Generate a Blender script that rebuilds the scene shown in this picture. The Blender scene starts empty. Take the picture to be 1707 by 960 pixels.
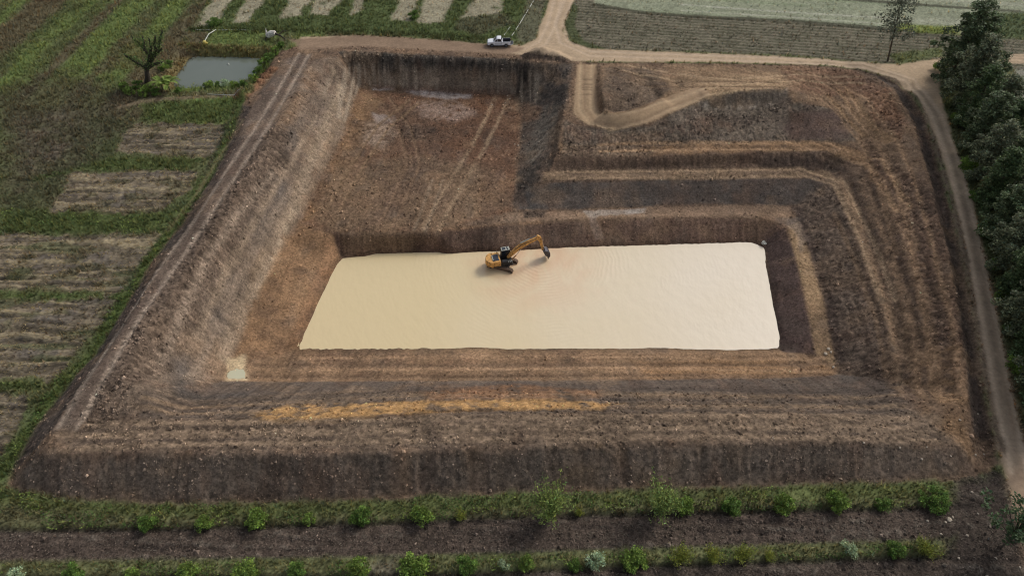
import bpy, bmesh, math, random
import numpy as np
from mathutils import Vector, Matrix
from mathutils.geometry import delaunay_2d_cdt

SC = bpy.context.scene
COL = SC.collection
R = math.radians
PI = math.pi

# ------------------------------------------------------------------ camera
CAM_H = 70.0
PITCH = R(46.0)
FPX = 1160.0                      # focal length in photo pixels (photo 1707 wide)
cam_d = bpy.data.cameras.new("camera")
cam = bpy.data.objects.new("camera", cam_d)
COL.objects.link(cam)
cam.location = (0, 0, CAM_H)
cam.rotation_euler = (PI / 2 - PITCH, 0, 0)
cam_d.sensor_width = 36.0
cam_d.sensor_fit = 'HORIZONTAL'
cam_d.lens = 36.0 * FPX / 1707.0
cam_d.clip_end = 8000
cam_d.clip_start = 0.5
SC.camera = cam

# ------------------------------------------------------------------ light
SUN_AZ = R(52)                    # from +Y towards +X: right of the view, beyond the pit
SUN_EL = R(38)
world = bpy.data.worlds.new("World")
SC.world = world
world.use_nodes = True
wn, wl = world.node_tree.nodes, world.node_tree.links
bg = wn['Background']
sky = wn.new('ShaderNodeTexSky')
sky.sky_type = 'NISHITA'
sky.sun_disc = False
sky.sun_elevation = SUN_EL
sky.sun_rotation = SUN_AZ
sky.dust_density = 3.0
sky.air_density = 1.0
hs = wn.new('ShaderNodeHueSaturation')
hs.inputs['Saturation'].default_value = 0.45     # thin overcast: the blue is washed out
wl.new(sky.outputs[0], hs.inputs['Color'])
wl.new(hs.outputs[0], bg.inputs['Color'])
bg.inputs['Strength'].default_value = 0.12
sun_d = bpy.data.lights.new("sun", 'SUN')
sun_d.energy = 1.4
sun_d.angle = R(16)
sun_d.color = (1.0, 0.96, 0.90)
sun = bpy.data.objects.new("sun", sun_d)
COL.objects.link(sun)
sdir = Vector((math.sin(SUN_AZ) * math.cos(SUN_EL), math.cos(SUN_AZ) * math.cos(SUN_EL), math.sin(SUN_EL)))
sun.rotation_euler = sdir.to_track_quat('Z', 'Y').to_euler()
sun.location = (60, 60, 120)
SC.view_settings.view_transform = 'Standard'
SC.view_settings.look = 'None'
SC.view_settings.gamma = 1.0
SC.view_settings.exposure = 0.08
SC.cycles.filter_width = 1.1

# ------------------------------------------------------------------ helpers
def S(r, g, b):
    """sRGB bytes -> linear rgb"""
    out = []
    for v in (r, g, b):
        v = v / 255.0
        out.append(v / 12.92 if v <= 0.04045 else ((v + 0.055) / 1.055) ** 2.4)
    return np.array(out)

CP, SP = math.cos(PITCH), math.sin(PITCH)
def ray(px, py):
    u = (px - 853.5) / FPX
    v = (py - 480.0) / FPX
    return u, CP - v * SP, -(SP + v * CP)          # x, y, z per unit depth

def G(px, py, z=0.0):
    """point of the place seen at photo pixel px, py on the level z"""
    x, y, dz = ray(px, py)
    t = (z - CAM_H) / dz
    return (x * t, y * t, z)

def _h(ix, iy, seed):
    h = (ix.astype(np.int64) * 374761393 + iy.astype(np.int64) * 668265263 + seed * 974634777) & 0xFFFFFFFF
    h = ((h ^ (h >> 13)) * 1274126177) & 0xFFFFFFFF
    h = (h ^ (h >> 16)) & 0xFFFFFFFF
    return h.astype(np.float32) / 4294967295.0

def vn(x, y, seed=0):
    """value noise, -1..1"""
    x0 = np.floor(x); y0 = np.floor(y)
    fx = (x - x0).astype(np.float32); fy = (y - y0).astype(np.float32)
    fx = fx * fx * (3 - 2 * fx); fy = fy * fy * (3 - 2 * fy)
    a = _h(x0, y0, seed); b = _h(x0 + 1, y0, seed); c = _h(x0, y0 + 1, seed); d = _h(x0 + 1, y0 + 1, seed)
    return ((a * (1 - fx) + b * fx) * (1 - fy) + (c * (1 - fx) + d * fx) * fy) * 2 - 1

def fbm(x, y, seed=0, octv=3, gain=0.5):
    s = 0; a = 1; t = 0
    for k in range(octv):
        s = s + a * vn(x * 2 ** k + 17.3 * k, y * 2 ** k - 9.1 * k, seed + k * 7)
        t += a; a *= gain
    return s / t

def sstep(a, b, x):
    t = np.clip((x - a) / (b - a), 0, 1)
    return t * t * (3 - 2 * t)

# ------------------------------------------------------------------ materials
def mat_soil(name, attr='soil', rough=0.95, fine=0.35, scale=1.0, bump=0.5, stretch=(1, 1, 1), spec=0.15, crumb=0.22):
    m = bpy.data.materials.new(name); m.use_nodes = True
    n, l = m.node_tree.nodes, m.node_tree.links
    b = n['Principled BSDF']
    a = n.new('ShaderNodeAttribute'); a.attribute_name = attr
    tc = n.new('ShaderNodeTexCoord')
    mp = n.new('ShaderNodeMapping'); mp.inputs['Scale'].default_value = stretch
    l.new(tc.outputs['Object'], mp.inputs['Vector'])
    n1 = n.new('ShaderNodeTexNoise'); n1.inputs['Scale'].default_value = 2.3 * scale; n1.inputs['Detail'].default_value = 5; n1.inputs['Roughness'].default_value = .7
    n2 = n.new('ShaderNodeTexNoise'); n2.inputs['Scale'].default_value = 0.31 * scale; n2.inputs['Detail'].default_value = 4
    l.new(mp.outputs[0], n1.inputs['Vector']); l.new(tc.outputs['Object'], n2.inputs['Vector'])
    r1 = n.new('ShaderNodeMapRange'); r1.inputs['From Min'].default_value = .28; r1.inputs['From Max'].default_value = .72
    r1.inputs['To Min'].default_value = 1 - fine; r1.inputs['To Max'].default_value = 1 + fine
    l.new(n1.outputs['Fac'], r1.inputs['Value'])
    r2 = n.new('ShaderNodeMapRange'); r2.inputs['From Min'].default_value = .3; r2.inputs['From Max'].default_value = .7
    r2.inputs['To Min'].default_value = 1 - fine * .4; r2.inputs['To Max'].default_value = 1 + fine * .4
    l.new(n2.outputs['Fac'], r2.inputs['Value'])
    mu0 = n.new('ShaderNodeMath'); mu0.operation = 'MULTIPLY'
    l.new(r1.outputs[0], mu0.inputs[0]); l.new(r2.outputs[0], mu0.inputs[1])
    # crumbs: every small cell its own tone
    vo = n.new('ShaderNodeTexVoronoi'); vo.inputs['Scale'].default_value = 3.6 * scale; vo.inputs['Randomness'].default_value = 1
    l.new(mp.outputs[0], vo.inputs['Vector'])
    sx = n.new('ShaderNodeSeparateColor'); l.new(vo.outputs['Color'], sx.inputs[0])
    r3 = n.new('ShaderNodeMapRange'); r3.inputs['To Min'].default_value = 1 - crumb; r3.inputs['To Max'].default_value = 1 + crumb
    l.new(sx.outputs[0], r3.inputs['Value'])
    mu = n.new('ShaderNodeMath'); mu.operation = 'MULTIPLY'
    l.new(mu0.outputs[0], mu.inputs[0]); l.new(r3.outputs[0], mu.inputs[1])
    vm = n.new('ShaderNodeVectorMath'); vm.operation = 'SCALE'
    l.new(a.outputs['Color'], vm.inputs[0]); l.new(mu.outputs[0], vm.inputs['Scale'])
    l.new(vm.outputs[0], b.inputs['Base Color'])
    b.inputs['Roughness'].default_value = rough
    b.inputs['Specular IOR Level'].default_value = spec
    bp = n.new('ShaderNodeBump'); bp.inputs['Strength'].default_value = bump; bp.inputs['Distance'].default_value = .12
    n3 = n.new('ShaderNodeTexNoise'); n3.inputs['Scale'].default_value = 4.5 * scale; n3.inputs['Detail'].default_value = 4; n3.inputs['Roughness'].default_value = .65
    l.new(mp.outputs[0], n3.inputs['Vector'])
    l.new(n3.outputs['Fac'], bp.inputs['Height']); l.new(bp.outputs[0], b.inputs['Normal'])
    return m

def mat_plain(name, col, rough=.5, metal=0.0, spec=.5, var=.12, scale=3.0, bump=0.0):
    m = bpy.data.materials.new(name); m.use_nodes = True
    n, l = m.node_tree.nodes, m.node_tree.links
    b = n['Principled BSDF']
    tc = n.new('ShaderNodeTexCoord')
    n1 = n.new('ShaderNodeTexNoise'); n1.inputs['Scale'].default_value = scale; n1.inputs['Detail'].default_value = 5
    l.new(tc.outputs['Object'], n1.inputs['Vector'])
    mx = n.new('ShaderNodeMix'); mx.data_type = 'RGBA'
    c = np.array(col)
    mx.inputs['A'].default_value = tuple(c * (1 - var * 2)) + (1,)
    mx.inputs['B'].default_value = tuple(np.clip(c * (1 + var), 0, 1)) + (1,)
    r1 = n.new('ShaderNodeMapRange'); r1.inputs['From Min'].default_value = .3; r1.inputs['From Max'].default_value = .6
    l.new(n1.outputs['Fac'], r1.inputs['Value']); l.new(r1.outputs[0], mx.inputs['Factor'])
    l.new(mx.outputs['Result'], b.inputs['Base Color'])
    b.inputs['Roughness'].default_value = rough; b.inputs['Metallic'].default_value = metal
    b.inputs['Specular IOR Level'].default_value = spec
    if bump:
        bp = n.new('ShaderNodeBump'); bp.inputs['Strength'].default_value = bump; bp.inputs['Distance'].default_value = .05
        l.new(n1.outputs['Fac'], bp.inputs['Height']); l.new(bp.outputs[0], b.inputs['Normal'])
    return m

def mat_leaf(name, attr='leaf', trans=.22, rough=.6):
    m = bpy.data.materials.new(name); m.use_nodes = True
    n, l = m.node_tree.nodes, m.node_tree.links
    b = n['Principled BSDF']; out = n['Material Output']
    a = n.new('ShaderNodeAttribute'); a.attribute_name = attr
    l.new(a.outputs['Color'], b.inputs['Base Color'])
    b.inputs['Roughness'].default_value = rough; b.inputs['Specular IOR Level'].default_value = .25
    t = n.new('ShaderNodeBsdfTranslucent'); l.new(a.outputs['Color'], t.inputs['Color'])
    mx = n.new('ShaderNodeMixShader'); mx.inputs[0].default_value = trans
    l.new(b.outputs[0], mx.inputs[1]); l.new(t.outputs[0], mx.inputs[2]); l.new(mx.outputs[0], out.inputs['Surface'])
    return m

# ------------------------------------------------------------------ object helpers
def tag(o, label=None, cat=None, group=None, kind=None):
    if label: o['label'] = label
    if cat: o['category'] = cat
    if group: o['group'] = group
    if kind: o['kind'] = kind
    return o

def link(o, parent=None):
    COL.objects.link(o)
    if parent is not None: o.parent = parent
    return o

def empty(name, loc, rz=0.0):
    o = bpy.data.objects.new(name, None)
    o.location = loc; o.rotation_euler = (0, 0, rz)
    o.empty_display_size = .3
    return link(o)

def np_mesh(name, V, F, mat=None, colors=None, attr='leaf', smooth=False):
    """V (n,3), F (m,k) all faces the same size"""
    me = bpy.data.meshes.new(name)
    V = np.asarray(V, dtype=np.float32); F = np.asarray(F, dtype=np.int32)
    k = F.shape[1]
    me.vertices.add(len(V)); me.vertices.foreach_set('co', V.ravel())
    me.loops.add(F.size); me.loops.foreach_set('vertex_index', F.ravel())
    me.polygons.add(len(F))
    me.polygons.foreach_set('loop_start', np.arange(0, F.size, k, dtype=np.int32))
    me.polygons.foreach_set('loop_total', np.full(len(F), k, dtype=np.int32))
    me.polygons.foreach_set('use_smooth', np.full(len(F), smooth, dtype=bool))
    me.update(calc_edges=True)
    if colors is not None:
        at = me.attributes.new(attr, 'FLOAT_COLOR', 'POINT')
        c4 = np.ones((len(V), 4), dtype=np.float32); c4[:, :3] = colors
        at.data.foreach_set('color', c4.ravel())
    if mat: me.materials.append(mat)
    return me

def obj(name, me, parent=None, loc=None):
    o = bpy.data.objects.new(name, me)
    if loc is not None: o.location = loc
    return link(o, parent)

class MB:
    """collects shapes into one mesh"""
    def __init__(s): s.v = []; s.f = []
    def add(s, vs, fs):
        k = len(s.v); s.v += [tuple(v) for v in vs]; s.f += [tuple(i + k for i in f) for f in fs]; return s
    def box(s, c, d, rz=0, rx=0, ry=0, taper=(1, 1)):
        x, y, z = d[0] / 2, d[1] / 2, d[2] / 2
        M = Matrix.Rotation(rz, 3, 'Z') @ Matrix.Rotation(ry, 3, 'Y') @ Matrix.Rotation(rx, 3, 'X')
        vs = []
        for sz in (-1, 1):
            tx, ty = taper if sz > 0 else (1, 1)
            for sx, sy in ((-1, -1), (1, -1), (1, 1), (-1, 1)):
                vs.append(M @ Vector((sx * x * tx, sy * y * ty, sz * z)) + Vector(c))
        return s.add(vs, [(3, 2, 1, 0), (4, 5, 6, 7), (0, 1, 5, 4), (1, 2, 6, 5), (2, 3, 7, 6), (3, 0, 4, 7)])
    def prism(s, prof, y0, y1):
        """profile of (x, z) extruded along y"""
        n = len(prof)
        vs = [(p[0], y0, p[1]) for p in prof] + [(p[0], y1, p[1]) for p in prof]
        fs = [tuple(range(n)), tuple(range(2 * n - 1, n - 1, -1))]
        fs += [(i, i + n, (i + 1) % n + n, (i + 1) % n) for i in range(n)]
        return s.add(vs, fs)
    def tube(s, pts, rad, n=7, cap=True):
        pts = [Vector(p) for p in pts]
        if not hasattr(rad, '__len__'): rad = [rad] * len(pts)
        k = len(s.v); m = len(pts)
        for i, p in enumerate(pts):
            d = (pts[min(i + 1, m - 1)] - pts[max(i - 1, 0)])
            d = d.normalized() if d.length > 1e-9 else Vector((0, 0, 1))
            a = d.orthogonal() if abs(d.z) > .95 else d.cross(Vector((0, 0, 1)))
            a.normalize(); b = d.cross(a)
            for j in range(n):
                t = 2 * PI * j / n
                s.v.append(tuple(p + (a * math.cos(t) + b * math.sin(t)) * rad[i]))
        for i in range(m - 1):
            for j in range(n):
                s.f.append((k + i * n + j, k + i * n + (j + 1) % n, k + (i + 1) * n + (j + 1) % n, k + (i + 1) * n + j))
        if cap:
            s.f.append(tuple(k + j for j in range(n - 1, -1, -1)))
            s.f.append(tuple(k + (m - 1) * n + j for j in range(n)))
        return s
    def lathe(s, c, prof, axis='Y', n=18):
        """profile of (r, h) turned round an axis through c"""
        k = len(s.v)
        for r, h in prof:
            for j in range(n):
                t = 2 * PI * j / n; a, b = r * math.cos(t), r * math.sin(t)
                p = (a, h, b) if axis == 'Y' else (a, b, h) if axis == 'Z' else (h, a, b)
                s.v.append((p[0] + c[0], p[1] + c[1], p[2] + c[2]))
        for i in range(len(prof) - 1):
            for j in range(n):
                s.f.append((k + i * n + j, k + i * n + (j + 1) % n, k + (i + 1) * n + (j + 1) % n, k + (i + 1) * n + j))
        s.f.append(tuple(k + j for j in range(n))); s.f.append(tuple(k + (len(prof) - 1) * n + j for j in range(n)))
        return s
    def build(s, name, mat, parent=None, bevel=0.0, smooth=False, rz=0.0, off=(0, 0, 0)):
        me = bpy.data.meshes.new(name)
        bm = bmesh.new()
        bv = [bm.verts.new(v) for v in s.v]
        for f in s.f:
            try: bm.faces.new([bv[i] for i in f])
            except ValueError: pass
        bmesh.ops.recalc_face_normals(bm, faces=bm.faces)
        if bevel:
            es = [e for e in bm.edges if len(e.link_faces) == 2 and e.calc_face_angle(0) > .5]
            bmesh.ops.bevel(bm, geom=es, offset=bevel, segments=1, affect='EDGES', clamp_overlap=True)
        if rz or any(off):
            bmesh.ops.transform(bm, matrix=Matrix.Translation(off) @ Matrix.Rotation(rz, 4, 'Z'), verts=bm.verts)
        for f in bm.faces: f.smooth = smooth
        bm.to_mesh(me); bm.free()
        me.materials.append(mat)
        return obj(name, me, parent)

def copy_tree(o, parent=None):
    c = o.copy(); COL.objects.link(c)
    if parent is not None: c.parent = parent
    for ch in o.children: copy_tree(ch, c)
    return c
# ------------------------------------------------------------------ the land: a height field on a graded grid
def grow(a, step0, k, end):
    out = []; x = a; s = step0
    while abs(x - a) < end: x += s; out.append(x); s *= k
    return out
_xr = list(np.arange(-76, 88.01, 0.21))
xs = np.array(list(reversed([-76 - (v + 0) for v in grow(0, .24, 1.012, 60)] )) + _xr + [88 + v for v in grow(0, .24, 1.012, 60)])
xs = np.concatenate([(xs[0] - np.array(grow(0, 4, 1.35, 3000)))[::-1], xs, xs[-1] + np.array(grow(0, 4, 1.35, 3000))])
_y = [24.0]
while _y[-1] < 175: _y.append(_y[-1] + .135 + .0017 * (_y[-1] - 24))
ys = np.array(_y)
ys = np.concatenate([(24 - np.array(grow(0, 1, 1.35, 2500)))[::-1], ys, ys[-1] + np.array(grow(0, 1, 1.3, 5000))])
NX, NY = len(xs), len(ys)
GX, GY = np.meshgrid(xs, ys)

WATER = -10.5
PONDW = -1.4
# break lines: (photo x, photo y, height); seen on the photograph, laid out on the land
BREAK = [
 # outer toe of the bund
 [(470,88,0),(440,125,0),(405,172,0),(378,250,0),(345,310,0),(300,375,0),(250,440,0),(210,510,0),(158,592,0),(112,640,0),(60,710,0),(15,790,0),(12,806,0),(40,815,0),(100,826,0),(200,835,0),(330,836,0),(500,832,0),(700,825,0),(900,816,0),(1200,808,0),(1450,802,0),(1590,797,0),(1640,790,0)],
 # outer rim left + near
 [(487,88,.5),(455,135,.9),(420,177,1.3),(395,250,1.8),(362,310,2),(318,375,2.2),(268,440,2.4),(228,510,2.6),(178,590,2.8),(130,650,3),(85,722,3.2),(68,752,3.3),(110,754,3.3),(200,752,3.4),(350,755,3.5),(500,758,3.5),(700,750,3.5),(900,743,3.4),(1100,738,3.2),(1300,737,3.0),(1450,736,2.6),(1560,738,2.0),(1600,742,1.5)],
 # inner edge of the left and near bund top
 [(520,100,.6),(495,160,1.2),(460,220,1.7),(408,300,2),(348,395,2.2),(298,470,2.4),(248,545,2.5),(190,645,2.7),(160,700,2.8),(220,705,2.7),(350,700,2.5),(500,697,2.4),(700,692,2.4),(900,690,2.4),(1100,688,2.2),(1300,690,1.9),(1450,694,1.5),(1540,696,1.2)],
 # foot of the left slope, bench along the pit
 [(560,98,.3),(575,110,-1.5),(600,140,-5.0),(570,230,-6),(530,310,-6.6),(495,375,-7.4),(430,480,-8.3),(385,600,-9.0),(372,632,-9.0),(500,634,-9.0),(700,634,-9.0),(900,633,-9.0),(1100,632,-8.9),(1300,630,-8.7),(1396,622,-8.6)],
 # water's edge
 [(568,428,WATER),(640,431,WATER),(720,428,WATER),(770,423,WATER),(850,420,WATER),(950,415,WATER),(1100,410,WATER),(1250,405,WATER),(1275,412,WATER),(1278,450,WATER),(1288,510,WATER),(1302,580,WATER),(1200,581,WATER),(1000,580,WATER),(800,579,WATER),(640,581,WATER),(498,581,WATER),(530,508,WATER),(568,428,WATER)],
 # pool bottom
 [(600,445,-12.5),(750,440,-12.5),(1000,430,-12.5),(1240,425,-12.5),(1270,560,-12.5),(900,560,-12.5),(540,560,-12.5),(600,445,-12.5)],
 # near bench
 [(470,592,-9.8),(640,591,-9.7),(900,590,-9.7),(1200,591,-9.6),(1300,591,-9.5),(1345,592,-9.2)],
 # far bank of the water, edge of the upper floor
 [(552,388,-7.4),(640,390,-7.4),(735,388,-7.4),(750,381,-7.5),(850,374,-7.7),(900,370,-7.9),(1000,366,-8),(1137,363,-8),(1270,363,-8),(1310,376,-8),(1330,450,-8.1),(1345,520,-8.3),(1358,588,-8.7)],
 # outer edge of that bench, foot of the dark slopes
 [(860,353,-7.6),(930,352,-7.9),(1000,349,-8),(1137,343,-8),(1250,342,-8),(1318,344,-8),(1332,372,-8),(1357,443,-8),(1373,495,-8.1),(1384,550,-8.3),(1399,612,-8.5)],
 # first terrace
 [(905,300,-5.6),(1000,299,-5.7),(1137,296,-5.8),(1270,294,-5.8),(1370,292,-5.6),(1400,322,-5.2),(1437,420,-4.7),(1470,503,-4.3),(1488,585,-4.1),(1505,640,-3.6)],
 [(918,283,-5.5),(1000,282,-5.6),(1137,280,-5.6),(1270,279,-5.6),(1380,281,-5.4),(1424,322,-5.0),(1455,420,-4.5),(1485,503,-4.1),(1502,585,-3.9)],
 # second terrace
 [(935,258,-4.0),(1050,262,-4),(1137,258,-3.9),(1250,255,-3.8),(1380,252,-3.6),(1440,270,-3.2),(1472,330,-2.5),(1500,390,-2),(1528,453,-1.6),(1545,503,-1.3),(1556,570,-1.1),(1570,625,-.6)],
 [(940,240,-3.9),(1050,248,-3.9),(1137,243,-3.8),(1250,238,-3.7),(1380,238,-3.3),(1450,255,-2.6),(1490,320,-1.6),(1517,390,-1.2),(1545,453,-.9),(1562,503,-.6),(1575,570,-.4)],
 # brink of the right bund, dark ditch, verge
 [(1410,118,.35),(1450,128,.4),(1488,148,.5),(1520,202,.6),(1545,283,.6),(1556,330,.6),(1578,410,.6),(1603,553,.8),(1611,640,1.0),(1618,700,1.2),(1616,742,1.2)],
 [(1420,116,-.1),(1462,128,-.4),(1502,150,-.7),(1530,200,-.9),(1556,290,-1),(1566,330,-1),(1592,430,-1),(1613,553,-1),(1622,640,-1),(1634,720,-.9),(1648,780,-.3)],
 [(1435,117,0),(1475,128,0),(1515,152,0),(1543,195,0),(1571,300,0),(1580,330,0),(1606,440,0),(1630,560,0),(1640,640,0),(1656,720,0),(1668,785,0)],
 # far wall: brink and foot
 [(575,89,.3),(600,90,.2),(700,97,.1),(790,101,.1),(850,104,0),(880,103,0)],
 [(590,112,-1.6),(620,142,-5.6),(700,149,-5.9),(790,153,-6),(850,155,-6),(866,156,-5.9)],
 # divider between the upper floor and the right terraces: foot and brink
 [(866,156,-5.9),(870,200,-6.1),(868,250,-6.4),(860,300,-6.9),(856,348,-7.5)],
 [(880,103,0),(896,130,-2.2),(905,170,-4.2),(900,215,-5.0),(890,260,-5.6),(880,300,-6.3)],
 [(956,106,0),(948,150,-.9),(938,195,-2.0),(930,240,-3.6),(918,283,-5.2),(905,300,-5.6)],
 [(905,106,0),(956,106,0)],
 # the U ramp: both edges
 [(958,110,0),(956,150,-1.1),(954,190,-2.1),(975,208,-2.6),(1005,213,-2.7),(1040,214,-2.5),(1080,207,-2.0),(1130,185,-1.0),(1170,165,-.3)],
 [(994,108,0),(992,150,-1.0),(994,178,-1.8),(1006,192,-2.3),(1030,192,-2.2),(1070,181,-1.5),(1120,158,-.4),(1160,145,.1)],
 [(1000,109,.3),(1003,150,.2),(1008,176,-.2),(1020,184,-.4),(1050,180,-.2),(1090,166,-.1),(1120,153,.1)],
 # upper right ground: brink of the scarp and its foot
 [(1170,163,.1),(1215,152,.4),(1300,149,.4),(1312,146,.4)],
 [(1172,176,-.9),(1215,174,-1.2),(1295,173,-1.2),(1314,160,-.4)],
 [(1314,160,-.2),(1345,178,-.4),(1395,182,-.6),(1420,205,-1.6),(1440,232,-2.6)],
 [(1000,106,.1),(1200,106,.1),(1340,111,.2),(1410,118,.3)],
 [(1450,150,.4),(1480,200,0),(1510,280,-.2)],
 # upper floor
 [(640,180,-6.1),(750,200,-6.2),(820,200,-6.2)], [(600,260,-6.5),(700,270,-6.6),(820,280,-6.7)], [(570,330,-6.9),(700,330,-7),(830,330,-7.2)],
 # slope between left bench and water
 [(535,440,-9.4),(500,500,-9.6),(455,585,-9.8)],
 # small pond
 [(318,95,PONDW),(440,97,PONDW),(440,106,PONDW),(420,140,PONDW),(288,149,PONDW),(291,130,PONDW),(318,95,PONDW)],
 [(335,105,-2.4),(425,105,-2.4),(408,132,-2.4),(305,138,-2.4),(335,105,-2.4)],
 [(296,78,0),(345,77,.1),(400,80,0),(458,84,0),(455,106,.1),(432,150,.1),(350,156,.1),(278,160,0),(268,135,0),(296,78,0)],
]
P3 = []
for L in BREAK:
    W = [np.array(G(*p)) for p in L]
    for a, b in zip(W[:-1], W[1:]):
        n = max(1, int(np.linalg.norm(b[:2] - a[:2]) / 0.8))
        P3 += [a + (b - a) * k / n for k in range(n)]
    P3.append(W[-1])
for px in range(-200, 1950, 60):                       # flat land outside
    for py in list(range(-120, 60, 30)) + list(range(850, 1080, 40)): P3.append(np.array(G(px, py, 0)))
for py in range(60, 850, 30):
    for dx in (40, 120, 240):
        px = 470 - (py - 88) * .655 - dx
        if not (262 < px < 470 and 70 < py < 165): P3.append(np.array(G(px, py, 0)))
    for dx in (45, 140, 260): P3.append(np.array(G(1560 + max(0, py - 130) * .17 + dx, py, 0)))
for py in (60, 72): 
    for px in range(500, 1500, 25): P3.append(np.array(G(px, py, 0)))
for a in range(0, 360, 10): P3.append(np.array([4000 * math.cos(R(a)), 4000 * math.sin(R(a)), 0]))
P3 = np.array([p for p in P3])
co, _, tri, _, _, _ = delaunay_2d_cdt([Vector((p[0], p[1])) for p in P3], [], [], 0, 1e-3)
_co = np.array([(v.x, v.y) for v in co])
# heights of the returned points (duplicates are merged): nearest input
_key = {}
for p in P3: _key.setdefault((round(p[0], 2), round(p[1], 2)), p[2])
_cz = np.array([_key.get((round(a, 2), round(b, 2)), None) if (round(a, 2), round(b, 2)) in _key else P3[np.argmin((P3[:, 0] - a) ** 2 + (P3[:, 1] - b) ** 2), 2] for a, b in _co])
Z = np.zeros((NY, NX))
for t in tri:
    a, b, c = (_co[i] for i in t); za, zb, zc = (_cz[i] for i in t)
    if za == 0 and zb == 0 and zc == 0: continue
    x0, x1 = min(a[0], b[0], c[0]), max(a[0], b[0], c[0]); y0, y1 = min(a[1], b[1], c[1]), max(a[1], b[1], c[1])
    i0, i1 = np.searchsorted(xs, (x0, x1)); j0, j1 = np.searchsorted(ys, (y0, y1))
    if i0 >= i1 or j0 >= j1: continue
    X = GX[j0:j1, i0:i1]; Y = GY[j0:j1, i0:i1]
    d = (b[1] - c[1]) * (a[0] - c[0]) + (c[0] - b[0]) * (a[1] - c[1])
    if abs(d) < 1e-12: continue
    w0 = ((b[1] - c[1]) * (X - c[0]) + (c[0] - b[0]) * (Y - c[1])) / d
    w1 = ((c[1] - a[1]) * (X - c[0]) + (a[0] - c[0]) * (Y - c[1])) / d
    w2 = 1 - w0 - w1
    ok = (w0 >= -1e-6) & (w1 >= -1e-6) & (w2 >= -1e-6)
    Z[j0:j1, i0:i1] = np.where(ok, w0 * za + w1 * zb + w2 * zc, Z[j0:j1, i0:i1])
def blur(A, n=1):
    for _ in range(n):
        B = A.copy(); B[:, 1:-1] = (A[:, :-2] + 2 * A[:, 1:-1] + A[:, 2:]) / 4; A = B
        B = A.copy(); B[1:-1] = (A[:-2] + 2 * A[1:-1] + A[2:]) / 4; A = B
    return A
Z = blur(Z, 5)

def hz(x, y):
    """ground height at points"""
    x = np.asarray(x, float); y = np.asarray(y, float)
    i = np.clip(np.searchsorted(xs, x) - 1, 0, NX - 2); j = np.clip(np.searchsorted(ys, y) - 1, 0, NY - 2)
    fx = (x - xs[i]) / (xs[i + 1] - xs[i]); fy = (y - ys[j]) / (ys[j + 1] - ys[j])
    return (Z[j, i] * (1 - fx) + Z[j, i + 1] * fx) * (1 - fy) + (Z[j + 1, i] * (1 - fx) + Z[j + 1, i + 1] * fx) * fy

def gv(A, x, y):
    """value of a grid array at points (nearest)"""
    i = np.clip(np.searchsorted(xs, x), 0, NX - 1); j = np.clip(np.searchsorted(ys, y), 0, NY - 1)
    return A[j, i]

def hit(px, py):
    """where the line of sight of a photo pixel meets the land"""
    x, y, dz = ray(px, py)
    if dz > -0.02: dz = -0.02
    t = np.linspace((CAM_H - 6) / -dz, (CAM_H + 14) / -dz, 400)
    zr = CAM_H + dz * t; zz = hz(x * t, y * t)
    k = np.nonzero(zr < zz)[0]
    k = k[0] if len(k) else len(t) - 1
    if k > 0:
        a, b = zr[k - 1] - zz[k - 1], zz[k] - zr[k]
        tt = t[k - 1] + (t[k] - t[k - 1]) * a / max(a + b, 1e-9)
    else: tt = t[0]
    return np.array((x * tt, y * tt))

# ------------------------------------------------------------------ soil colours and regions, in metres on the land
C = np.zeros((NY, NX, 3), np.float32)
RID = np.zeros((NY, NX), np.int16)           # 0 ground
RGH = np.full((NY, NX), 0.05, np.float32)    # relief in metres
GRS = np.zeros((NY, NX), np.float32)         # grass cover
STR = np.zeros((NY, NX), np.float32)         # how much of the ridge pattern along the pit is seen
nA = fbm(GX / 3.0, GY / 3.0, 1, 4); nB = fbm(GX / 0.9, GY / 0.9, 5, 3); nC = fbm(GX / 14.0, GY / 14.0, 9, 3)
nD = vn(GX / .33, GY / .33, 77)

def _win(P, m):
    i0, i1 = np.searchsorted(xs, (P[:, 0].min() - m, P[:, 0].max() + m)); j0, j1 = np.searchsorted(ys, (P[:, 1].min() - m, P[:, 1].max() + m))
    return slice(j0, j1), slice(i0, i1)

def seg_d2(P, X, Y, closed):
    d2 = np.full(X.shape, 1e12, np.float32)
    n = len(P)
    for i in range(n if closed else n - 1):
        a, b = P[i], P[(i + 1) % n]; e = b - a; L = float(e @ e) + 1e-9
        t = np.clip(((X - a[0]) * e[0] + (Y - a[1]) * e[1]) / L, 0, 1)
        d2 = np.minimum(d2, (X - a[0] - t * e[0]) ** 2 + (Y - a[1] - t * e[1]) ** 2)
    return d2

def inside(P, X, Y):
    r = np.zeros(X.shape, bool); n = len(P)
    for i in range(n):
        a, b = P[i], P[(i + 1) % n]
        if a[1] == b[1]: continue
        r ^= ((a[1] > Y) != (b[1] > Y)) & (X < (b[0] - a[0]) * (Y - a[1]) / (b[1] - a[1]) + a[0])
    return r

def put(w, m, col=None, rough=None, rid=None, grass=None, strp=None, patch=None):
    if col is not None: C[w] += (np.asarray(col, np.float32) - C[w]) * m[..., None]
    if rough is not None: RGH[w] += (rough - RGH[w]) * m
    if grass is not None: GRS[w] += (grass - GRS[w]) * m
    if strp is not None: STR[w] += (strp - STR[w]) * m
    if rid is not None: RID[w] = np.where(m > .5, rid, RID[w])

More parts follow.
